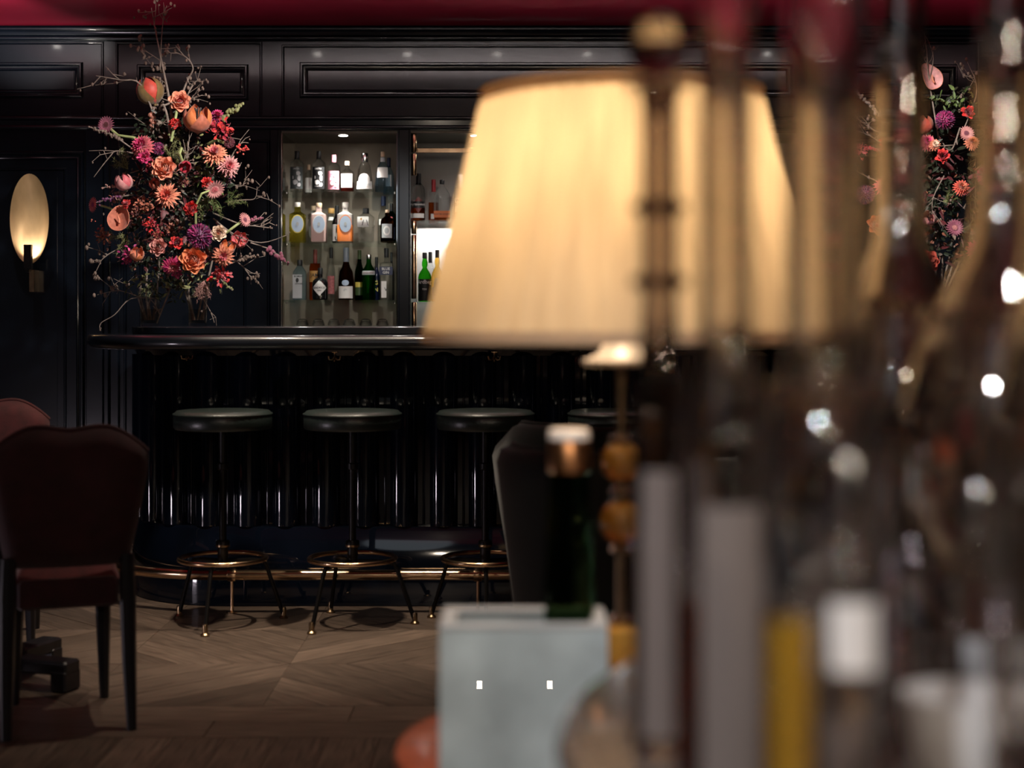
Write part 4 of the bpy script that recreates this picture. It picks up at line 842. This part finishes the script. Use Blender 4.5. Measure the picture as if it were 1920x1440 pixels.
br2 = [([(1760, 260, 0), (1742, 150, 0), (1738, 100, 0), (1733, 60, .02)], .004, .001, 5, 10, .006), ([(1740, 160, 0), (1750, 110, 0), (1742, 80, 0)], .003, .001, 2, 4, .005), ([(1700, 260, 0), (1640, 245, -.02), (1600, 215, -.02)], .004, .0015, 6, 12, .006), ([(1690, 300, 0), (1640, 260, 0), (1608, 245, 0)], .003, .001, 5, 8, .006), ([(1700, 360, 0), (1645, 340, 0), (1600, 318, 0)], .004, .0015, 3, 3, .005),
       ([(1800, 260, 0), (1830, 180, 0), (1826, 140, 0)], .003, .001, 7, 20, .007), ([(1770, 330, -.15), (1750, 370, -.2), (1748, 400, -.2)], .003, .001, 6, 6, .005), ([(1800, 240, -.1), (1785, 280, -.18), (1770, 275, -.18)], .004, .002, 3, 0, .005)]
sp2 = [([(1690, 260, 0), (1640, 205, 0), (1602, 168, 0)], .008, 30, 'twig'), ([(1700, 290, 0), (1640, 280, 0), (1605, 272, 0)], .008, 20, 'crimson')]
stm2 = [(1738+i*4, 600, 1720+i*12, 480, .0, 0) for i in range(8)]
fl2 = [('dark_foliage', ['leaf', 'leaf', 'darkred'], 620, (1750, 380, .02), (95, 150, .16), .05, .012, 11), ('brown_filler', ['brown', 'bud', 'leaf'], 260, (1740, 420, -.05), (100, 110, .13), .022, .007, 13), ('dark_foliage', ['leaf', 'leaf2'], 90, (1790, 185, -.03), (40, 25, .08), .035, .008, 12)]
arrangement('second flower arrangement seen between the blurred decanters, right end of the bar', (P(1750, 600, DB).x, DB, zl+.02), DB, blooms2, br2, sp2, stm2, fl2, [])
for i, (px, lab) in enumerate(((281, 'left clear glass vase of stems on the left bar end'), (371, 'right clear glass vase of stems on the left bar end'), (1752, 'clear glass vase under the right flower arrangement'))):
    o = thing('glass_vase', lab, 'vase', ((px-CX)*DB/F, DB, zl), group='flower vases on the bar')
    m = MB(); m.lathe([(.036, .0005), (.040, .003), (.041, .02), (.044, .135), (.046, .137), (.042, .137), (.039, .02), (.001, .012)], 24, cap=False); m.build('vessel', M['vase'], o)
    m = MB(); m.lathe([(.036, .013), (.037, .016), (.0375, .075), (.001, .076)], 20, cap=False); m.build('water', glass('vase water', (.85, .82, .78), 0, .8, 1.15), o)

# ================================================================== RED CHAIRS AND TABLE, LEFT
def make_chair(label):
    o = thing('dining_chair', label, 'chair', group='oxblood velvet chairs')
    def top(u): a = abs(u); return .893-.010*max(0, cos(u*pi*1.4))**2-.078*max(0, (a-.42)/.58)**1.7
    def surf(u, v, side):
        z0 = .478+.03*abs(u*2-1)**3*0; uu = u*2-1; zt_ = top(uu); z = z0+(zt_-z0)*v
        hw = .17+.055*min(1, v*1.25)**.8; lean = -.19-.055*v
        e = max(abs(uu), abs(v*2-1)); t = .034*sqrt(max(0, 1-e**6))
        return (uu*hw, lean+.035*(1-uu*uu)*-1*0-side*t+.02*uu*uu, z)
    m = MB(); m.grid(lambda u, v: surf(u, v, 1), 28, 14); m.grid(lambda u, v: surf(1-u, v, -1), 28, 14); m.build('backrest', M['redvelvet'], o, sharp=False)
    m = MB(); m.tube([surf(k/28, 1, 0) for k in range(29)], .006, 6); m.build('backrest_piping', M['redvelvet'], o)
    m = MB()
    def cush(u, v):
        x, y = u*2-1, v*2-1; e = max(abs(x), abs(y)); return (x*(.15+.02*v), .012+y*.185, .432+.05*sqrt(max(0, 1-e**5))+.01*(1-x*x)*(1-y*y))
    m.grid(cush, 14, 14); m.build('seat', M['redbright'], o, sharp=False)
    m = MB(); m.box(-.145, .145, -.185, .20, .355, .442, bev=.01); m.build('seat_rail', M['redvelvet'], o)
    for sx in (-1, 1):
        m = MB(); m.tube([(sx*.166, -.196, .51), (sx*.168, -.20, .40), (sx*.171, -.22, .2), (sx*.175, -.25, .001)], [.021, .024, .021, .014], 8); m.build('leg', M['darkwood'], o)
        m = MB(); m.tube([(sx*.13, .17, .36), (sx*.133, .175, .2), (sx*.136, .18, .001)], [.026, .021, .014], 8); m.build('leg', M['darkwood'], o)
    return o
ch = make_chair('dark oxblood velvet chair with scalloped back seen from behind, nearest on the left')
ch.location = (-1.362, 4.70, 0); ch.rotation_euler = (0, 0, radians(20))
c2 = copy_tree(ch); c2['label'] = 'red velvet chair partly out of frame behind the nearer oxblood one'
c2.location = (-1.93, 5.72, 0); c2.rotation_euler = (0, 0, radians(200))
for q in c2.children:
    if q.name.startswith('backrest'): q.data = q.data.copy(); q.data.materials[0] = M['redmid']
tb = thing('pedestal_table', 'dark wood pedestal table hidden behind the oxblood chair', 'table', (-1.70, 5.10, 0))
m = MB(); m.lathe([(.29, .705), (.31, .71), (.315, .722), (.31, .735), (.30, .738)], 32); m.build('tabletop', M['darkwood'], tb)
m = MB(); m.lathe([(.10, .10), (.085, .13), (.045, .2), (.04, .5), (.05, .66), (.09, .705)], 16); m.build('pedestal', M['darkwood'], tb)
for a in (0, pi/2, pi, 1.5*pi):
    T = Matrix.Rotation(a-.35, 4, 'Z')
    m = MB(); m.box(.02, .30, -.04, .04, .055, .10, T=T, bev=.006); m.box(.24, .30, -.043, .043, .001, .07, T=T, bev=.006); m.build('foot', M['darkwood'], tb)

# ================================================================== GREEN VELVET TUB CHAIRS
def make_tub(label):
    o = thing('tub_chair', label, 'armchair', group='bottle green velvet tub chairs')
    n = 36; m = MB()
    def ring(off, z, fl):
        pts = []
        for k in range(n+1):
            a = pi+pi*k/n; w = .30+off+fl
            pts.append((w*cos(a), .02+(.30+off+fl)*sin(a)*1.0, z))
        pts = [(-(.30+off+fl), .32, z)]+pts+[(.30+off+fl, .32, z)]
        return pts
    prof = [(0, .14, -.07), (0, .40, -.035), (.0, .70, .0), (.0, .80, .012), (-.012, .835, .012), (-.045, .85, .01), (-.08, .835, .005), (-.095, .78, 0), (-.10, .45, -.03)]
    rows = [ring(off, z, fl) for off, z, fl in prof]
    for i, r in enumerate(rows):                       # arms slope down to the front
        rows[i] = [(x, y, z-(max(0, y-.0)**1.4)*.45*(z > .5)) for x, y, z in r]
    L_ = len(rows[0]); vs = [q for r in rows for q in r]
    fs = [(i*L_+k, i*L_+k+1, (i+1)*L_+k+1, (i+1)*L_+k) for i in range(len(rows)-1) for k in range(L_-1)]
    fs += [tuple(i*L_ for i in range(len(rows))), tuple(i*L_+L_-1 for i in range(len(rows)-1, -1, -1))]
    m.add(vs, fs, 0, True); m.build('shell', M['greenvelvet'], o, sharp=False)
    m = MB(); m.tube([(x, y, z+.002) for x, y, z in rows[5]], .006, 6); m.build('piping', M['greenvelvet'], o)
    m = MB(); m.lathe([(.18, .30), (.205, .32), (.21, .40), (.20, .44), (.15, .455), (.01, .46)], 28, ex=3, T=Matrix.Translation((0, .07, 0))); m.build('seat_cushion', M['greenvelvet'], o)
    m = MB(); m.lathe([(.20, .14), (.215, .15), (.215, .30), (.19, .31)], 28, ex=3, T=Matrix.Translation((0, .06, 0))); m.build('base', M['greenvelvet'], o)
    for sx in (-1, 1):
        for y in (-.12, .23):
            m = MB(); m.tube([(sx*.15, y, .16), (sx*.165, y*1.05, .001)], [.02, .012], 8); m.build('leg', M['darkwood'], o)
    return o
tc = make_tub('bottle green velvet tub chair with its curved back to the room, nearest')
tc.location = (.265, 4.35, 0); tc.rotation_euler = (0, 0, radians(-8))
t2c = copy_tree(tc); t2c['label'] = 'green velvet tub chair whose back rises behind the nearer green one'; t2c.location = (.30, 5.35, 0); t2c.rotation_euler = (0, 0, radians(12))
t2c.scale = (1, 1, 1.0)

# ================================================================== LAMP, SIDE TABLE, ICE BUCKET
st_ = thing('side_table', 'round mahogany side table under the lit lamp', 'table', (.21, 2.52, 0))
m = MB(); m.lathe([(.30, .478), (.385, .48), (.40, .487), (.402, .497), (.398, .506), (.39, .5095), (.30, .51)], 56); m.build('tabletop', M['mahogany'], st_)
m = MB(); m.lathe([(.17, .001), (.17, .015), (.05, .04), (.03, .08), (.028, .40), (.06, .478)], 24); m.build('pedestal', M['mahogany'], st_)
LX, LY = (1165-CX)*2.5/F, 2.5
lp = thing('table_lamp', 'large table lamp with a lit pleated cream shade', 'lamp', (LX, LY, .511))
z0, z1, r0, r1 = 1.166-.511, 1.566-.511, .310, .215
m = MB(); NP = 46; nr = NP*4
def shade(u, v):
    a = 2*pi*u; r = r0+(r1-r0)*v; return (r*cos(a)*1, r*sin(a), z0+(z1-z0)*v)
vs = []
for v in range(7):
    for k in range(nr):
        a = 2*pi*k/nr; ph = (k % 4); r = r0+(r1-r0)*v/6+(.0, .009, .013, .003)[ph]*(1-.2*v/6)
        vs.append((r*cos(a), r*sin(a), z0+(z1-z0)*v/6))
m.add(vs, [(v*nr+k, v*nr+(k+1) % nr, (v+1)*nr+(k+1) % nr, (v+1)*nr+k) for v in range(6) for k in range(nr)], 0, True)
m.build('shade', cloth_translucent('pleated cream silk', (.70, .58, .42), (.88, .70, .47), .65), lp, sharp=False)
M['trimcloth'] = cloth_translucent('cream binding', (.62, .47, .33), (.6, .42, .26), .4)
for z, r, h in ((z0-.001, r0+.015, .018), (z1-.017, r1+.013, .019)):
    m = MB(); m.lathe([(r-.012, z), (r, z), (r-.001, z+h), (r-.012, z+h)], 72, cap=False); m.build('shade_binding', M['trimcloth'], lp)
M['amberglass'] = mat('amber glass', (.92, .50, .09), .12, trans=.55, coat=1, ior=1.4)
M['opal'] = mat('opal glass', (.85, .82, .78), .25, trans=.2)
def zl_(py): return 1.2-(py-600)*2.5/F-.511
m = MB(); m.lathe([(.008, zl_(1170)), (.008, zl_(640)+.12)], 12); m.build('stem', M['darkbrass'], lp)
m = MB(); m.lathe([(.03, zl_(686)), (.062, zl_(684)), (.064, zl_(676)), (.040, zl_(664)), (.030, zl_(645)), (.02, zl_(636))], 28); m.build('opal_collar', M['opal'], lp)
for py, r in ((865, .034), (978, .036)):
    m = MB(); m.ball((0, 0, zl_(py)), r, 14); m.build('amber_ball', M['amberglass'], lp)
m = MB(); m.lathe([(.012, zl_(1165)), (.030, zl_(1180)), (.037, zl_(1215)), (.034, zl_(1250)), (.018, zl_(1272))][::-1], 20); m.build('amber_ball', M['amberglass'], lp)
for py in (825, 922, 1030, 1160, 1282):
    m = MB(); m.lathe([(.012, zl_(py)-.006), (.019, zl_(py)-.004), (.019, zl_(py)+.004), (.012, zl_(py)+.006)], 16); m.build('brass_ring', M['brass'], lp)
m = MB(); m.lathe([(.001, .0), (.075, .0005), (.078, .008), (.062, .016), (.035, .03), (.022, .055), (.016, zl_(1285))], 28, cap=False); m.build('base', M['brass'], lp)
m = MB(); m.ball((0, 0, 1.415-.511), .035, 12); m.build('bulb', mat('lamp bulb', (.9, .85, .75), .4, emit=(1, .72, .42), estr=20), lp)
light('table_lamp_glow', 'POINT', (LX, LY, 1.415), None, 16, (1, .71, .45), shadow_soft_size=.045)
m = MB()
m.tube([(0, 0, z1-.07), (0, 0, z1-.03)], .004, 6)
for k in range(3): m.tube([(0, 0, z1-.03), (r1*cos(k*2.094), r1*sin(k*2.094), z1-.012)], .002, 6)
m.build('shade_spider', M['brass'], lp)
# frosted ice bucket
bk = thing('ice_bucket', 'square frosted blue grey glass ice bucket in front of the lamp', 'bucket', (.017, 2.30, .511))
M['frostbox'] = mat('frosted blue grey glass', (.50, .58, .60), .35, trans=.25, coat=1, coat_rough=.0, noise=.25, nscale=9)
M['frostrim'] = mat('ground glass rim', (.60, .62, .63), .35, trans=.3)
hw, zt_, db, lean = .121, .242, .070, .040
def leaning(mb):                               # the front wall leans back a little towards the rim
    mb.v = [(x, y+(lean*(z-zt_)/zt_ if y < 0 else 0), z) for x, y, z in mb.v]; return mb
m = MB(); m.box(-hw, hw, -db, -db+.012, .001, zt_); m.box(-hw, hw, db-.012, db, .001, zt_); m.box(-hw, -hw+.016, -db+.0125, db-.0125, .001, zt_); m.box(hw-.016, hw, -db+.0125, db-.0125, .001, zt_); m.box(-hw+.0165, hw-.0165, -db+.0125, db-.0125, .001, .02)
leaning(m).build('vessel', M['frostbox'], bk)
m = MB(); m.box(-hw-.001, hw+.001, -db-.001, -db+.018, zt_, zt_+.008, bev=.002); m.box(-hw-.001, hw+.001, db-.018, db+.001, zt_, zt_+.008, bev=.002); m.box(-hw-.001, -hw+.022, -db+.0185, db-.0185, zt_, zt_+.008, bev=.002); m.box(hw-.022, hw+.001, -db+.0185, db-.0185, zt_, zt_+.008, bev=.002)
m.build('rim', M['frostrim'], bk)
ib = thing('bottle', 'dark green bottle with copper foil neck standing in the frosted ice bucket', 'bottle', (.085, 2.30, .533))
m = MB(); m.lathe([(.034, 0), (.037, .004), (.037, .27), (.034, .33), (.031, .40), (.0305, .44)], 24); m.build('glass_body', glass('olive green glass', (.30, .42, .30), .03, .5, 1.3), ib)
m = MB(); m.lathe([(.0312, .442), (.0316, .445), (.0312, .485), (.030, .488)], 24); m.build('foil', mat('copper foil', (.75, .36, .16), .3, 1, noise=.2, nscale=40), ib)
m = MB(); m.lathe([(.030, .488), (.0315, .490), (.0305, .502), (.026, .505)], 24); m.build('cap', L['whitecap'], ib)  # white colour stands in for light on top of the foil capsule

# ================================================================== FOREGROUND GLASSWARE ON THE ROUND HIGH TABLE
TX, TY, TR, TZ = .74, 1.40, .70, .82
ht = thing('high_table', 'round high table carrying the blurred decanters and bottles', 'table', (TX, TY, 0))
m = MB(); m.lathe([(TR-.04, TZ-.035), (TR-.006, TZ-.03), (TR, TZ-.015), (TR-.006, TZ-.003), (TR-.02, TZ)], 64); m.build('tabletop', M['tabletop'], ht)
m = MB(); m.lathe([(.28, .001), (.28, .02), (.06, .05), (.045, .1), (.045, .7), (.12, TZ-.035)], 28); m.build('pedestal', M['darkwood'], ht)
M['goldspirit'] = mat('gold spirit', (.92, .56, .07), .2, trans=.45, ior=1.3)
CL = glass('crystal', (.97, .96, .95), 0, .12, 1.5); CLH = glass('heavy crystal', (.99, .97, .95), 0, .04, 1.78)
CLG = glass('grey crystal', (.80, .77, .76), 0, .12, 1.5)
def decanter(label, px, d, prof, gl, inner=.82, liquid=None, stopper=None, rings=(), label_band=None, glint_beads=None, nm='decanter', cat='decanter', grp='blurred glassware on the high table'):
    """prof: (half width px, row px) from the base up, as seen at depth d; rows run off the frame"""
    s = d/F; o = thing(nm, label, cat, ((px-CX)*s, d, TZ+.0005), group=grp)
    pr = [(hw_*s, H-(py-HY)*s-TZ) for hw_, py in prof]
    pr = [(pr[0][0]*.9, 0), (pr[0][0], .006)]+[q for q in pr if q[1] > .012]
    m = MB(); m.lathe(pr+[(r*inner, z) for r, z in pr[:0:-1] if z > .02]+[(.001, .022)], 40, cap=False)
    m.lathe([(.001, 0), (pr[0][0], 0)], 40, cap=False); m.build('vessel', gl, o)
    if liquid:
        lm, py = liquid; zt2 = H-(py-HY)*s-TZ; ins = [(r*inner*.985, max(z, .024)) for r, z in pr if z < zt2]
        m = MB(); m.lathe([(.001, .023)]+ins[1:]+[(ins[-1][0], zt2), (.001, zt2+.0005)], 32, cap=False); m.build('liquid', lm, o)
    for py, hw_ in rings:
        z = H-(py-HY)*s-TZ; m = MB(); m.tube([(hw_*s*cos(2*pi*k/32), hw_*s*sin(2*pi*k/32), z) for k in range(32)], .006, 8, closed=True); m.build('neck_ring', gl, o)
    if glint_beads:  # added cut glass ring on the shoulder, only there to catch glints
        z = H-(glint_beads-HY)*s-TZ; rb = max(r_ for r_ in [pr[i][0]+(pr[i+1][0]-pr[i][0])*(z-pr[i][1])/(pr[i+1][1]-pr[i][1]) for i in range(len(pr)-1) if pr[i][1] <= z <= pr[i+1][1]])+.004
        m = MB()
        for k in range(16): m.lathe([(.003, -.009), (.009, -.004), (.009, .004), (.003, .009)], 6, T=Matrix.Translation((rb*cos(2*pi*(k+.3)/16), rb*sin(2*pi*(k+.3)/16), z)), smooth=False)
        q = m.build('glint_bead_ring', gl, o, sharp=False); q['kind'] = 'stuff'
    zt3 = pr[-1][1]
    if stopper == 'ball':
        r = pr[-1][0]; m = MB(); m.lathe([(r*.8, zt3-.02), (r*.85, zt3+.003), (r*1.5, zt3+.005), (r*1.5, zt3+.010), (r*.6, zt3+.014)], 20, smooth=False)
        m.lathe([(r*.6, zt3+.014), (r*1.35, zt3+.024), (r*1.55, zt3+.042), (r*1.3, zt3+.06), (r*.5, zt3+.068)], 9, smooth=False); m.build('stopper', gl, o)
    elif stopper:
        r = pr[-1][0]; m = MB(); m.lathe([(r*1.03, zt3-.03), (r*1.12, zt3-.028), (r*1.12, zt3+.012), (r*1.0, zt3+.015)], 24); m.build('cap', stopper, o)
    if label_band:
        lm, y0, y1, wf = label_band; za, zb_ = max(.012, H-(y1-HY)*s-TZ), H-(y0-HY)*s-TZ; R = max(r for r, _ in pr)*1.004
        m = MB(); m.grid(lambda u, v: (R*sin((u*2-1)*wf), -R*cos((u*2-1)*wf), za+(zb_-za)*v), 16, 2); m.build('label', lm, o)
    return o
decanter('slim cut crystal decanter with ball stopper in front of the lampshade', 1236, 1.38, [(52, 1490), (52, 800), (50, 720), (40, 660), (35, 560), (35, 200), (40, 175)], CLG, .7, stopper='ball', rings=((390, 40), (530, 42)), label_band=(mat('grey mauve label', (.20, .165, .15), .6), 880, 1480, .75))
decanter('long necked clear bottle standing beside the crystal decanter', 1360, 1.22, [(95, 1500), (95, 860), (85, 780), (56, 690), (50, 600), (50, 60), (56, 40), (56, -40)], CL, .72, liquid=(G['amber'], 1130), label_band=(mat('grey label', (.18, .15, .135), .6), 940, 1460, .62))
decanter('thick necked clear decanter, middle of the foreground glassware', 1548, 1.32, [(130, 1600), (130, 1010), (124, 900), (100, 760), (78, 720), (74, 640), (74, 120), (80, 100), (80, -60)], CL, .66, glint_beads=735)
decanter('swan necked clear decanter left of the gap showing the far flowers', 1690, 1.86, [(150, 1300), (160, 1000), (150, 760), (118, 620), (80, 530), (52, 460), (47, 380), (47, -40)], CLH, .78, glint_beads=575)
decanter('swan necked clear decanter right of the gap showing the far flowers', 1882, 1.50, [(170, 1300), (200, 1000), (196, 780), (160, 660), (104, 540), (66, 460), (52, 380), (48, 300), (48, -40)], CLH, .78, glint_beads=600)
decanter('broad clear decanter cut off by the right frame edge', 2010, 1.15, [(150, 1400), (165, 1000), (150, 800), (120, 660), (92, 540), (84, 420), (80, -40)], CLH, .78)
decanter('squat amber spirit bottle low among the foreground glassware', 1482, 1.02, [(48, 1500), (48, 1180), (38, 1130), (18, 1090), (18, 1040)], CL, .9, liquid=(M['goldspirit'], 1165), stopper=L['black'], nm='bottle', cat='bottle')
decanter('clear bottle with bright white label low in the foreground', 1588, 1.06, [(66, 1500), (66, 1090), (56, 1040), (24, 1000), (22, 900)], CL, .88, stopper=M['silver'], label_band=(L['white'], 1120, 1250, .7), nm='bottle', cat='bottle')
decanter('silver cocktail shaker between the foreground decanters', 1578, 1.45, [(52, 1500), (64, 1000), (60, 940), (34, 890), (30, 880), (30, 860)], M['silver'], .95, nm='cocktail_shaker', cat='shaker')
decanter('silver topped slim bottle on the right of the foreground', 1832, 1.35, [(50, 1500), (50, 1110), (44, 1060), (26, 1010), (24, 940)], CL, .86, stopper=M['silver'], label_band=(L['grey'], 1190, 1300, .8), nm='bottle', cat='bottle')
o = thing('cup', 'small white cup at the lower right of the foreground', 'cup', ((1810-CX)*1.25/F, 1.25, TZ+.0005), group='blurred glassware on the high table')
m = MB(); m.lathe([(.026, 0), (.03, .004), (.034, .008), (.045, .03), (.049, .06), (.050, .078), (.047, .078), (.045, .06), (.036, .02), (.001, .014)], 32, cap=False); m.build('vessel', L['white'], o)
m = MB(); m.tube([(.048, 0, .066), (.066, 0, .064), (.070, 0, .045), (.062, 0, .03), (.046, 0, .028)], .004, 8); m.build('handle', L['white'], o)
decanter('bottle with a dull red cap behind the swan necked decanters', 1778, 1.68, [(44, 1300), (44, 1000), (36, 940), (18, 890), (17, 810)], G['dgreen'], .9, stopper=L['redwax'], nm='bottle', cat='bottle')
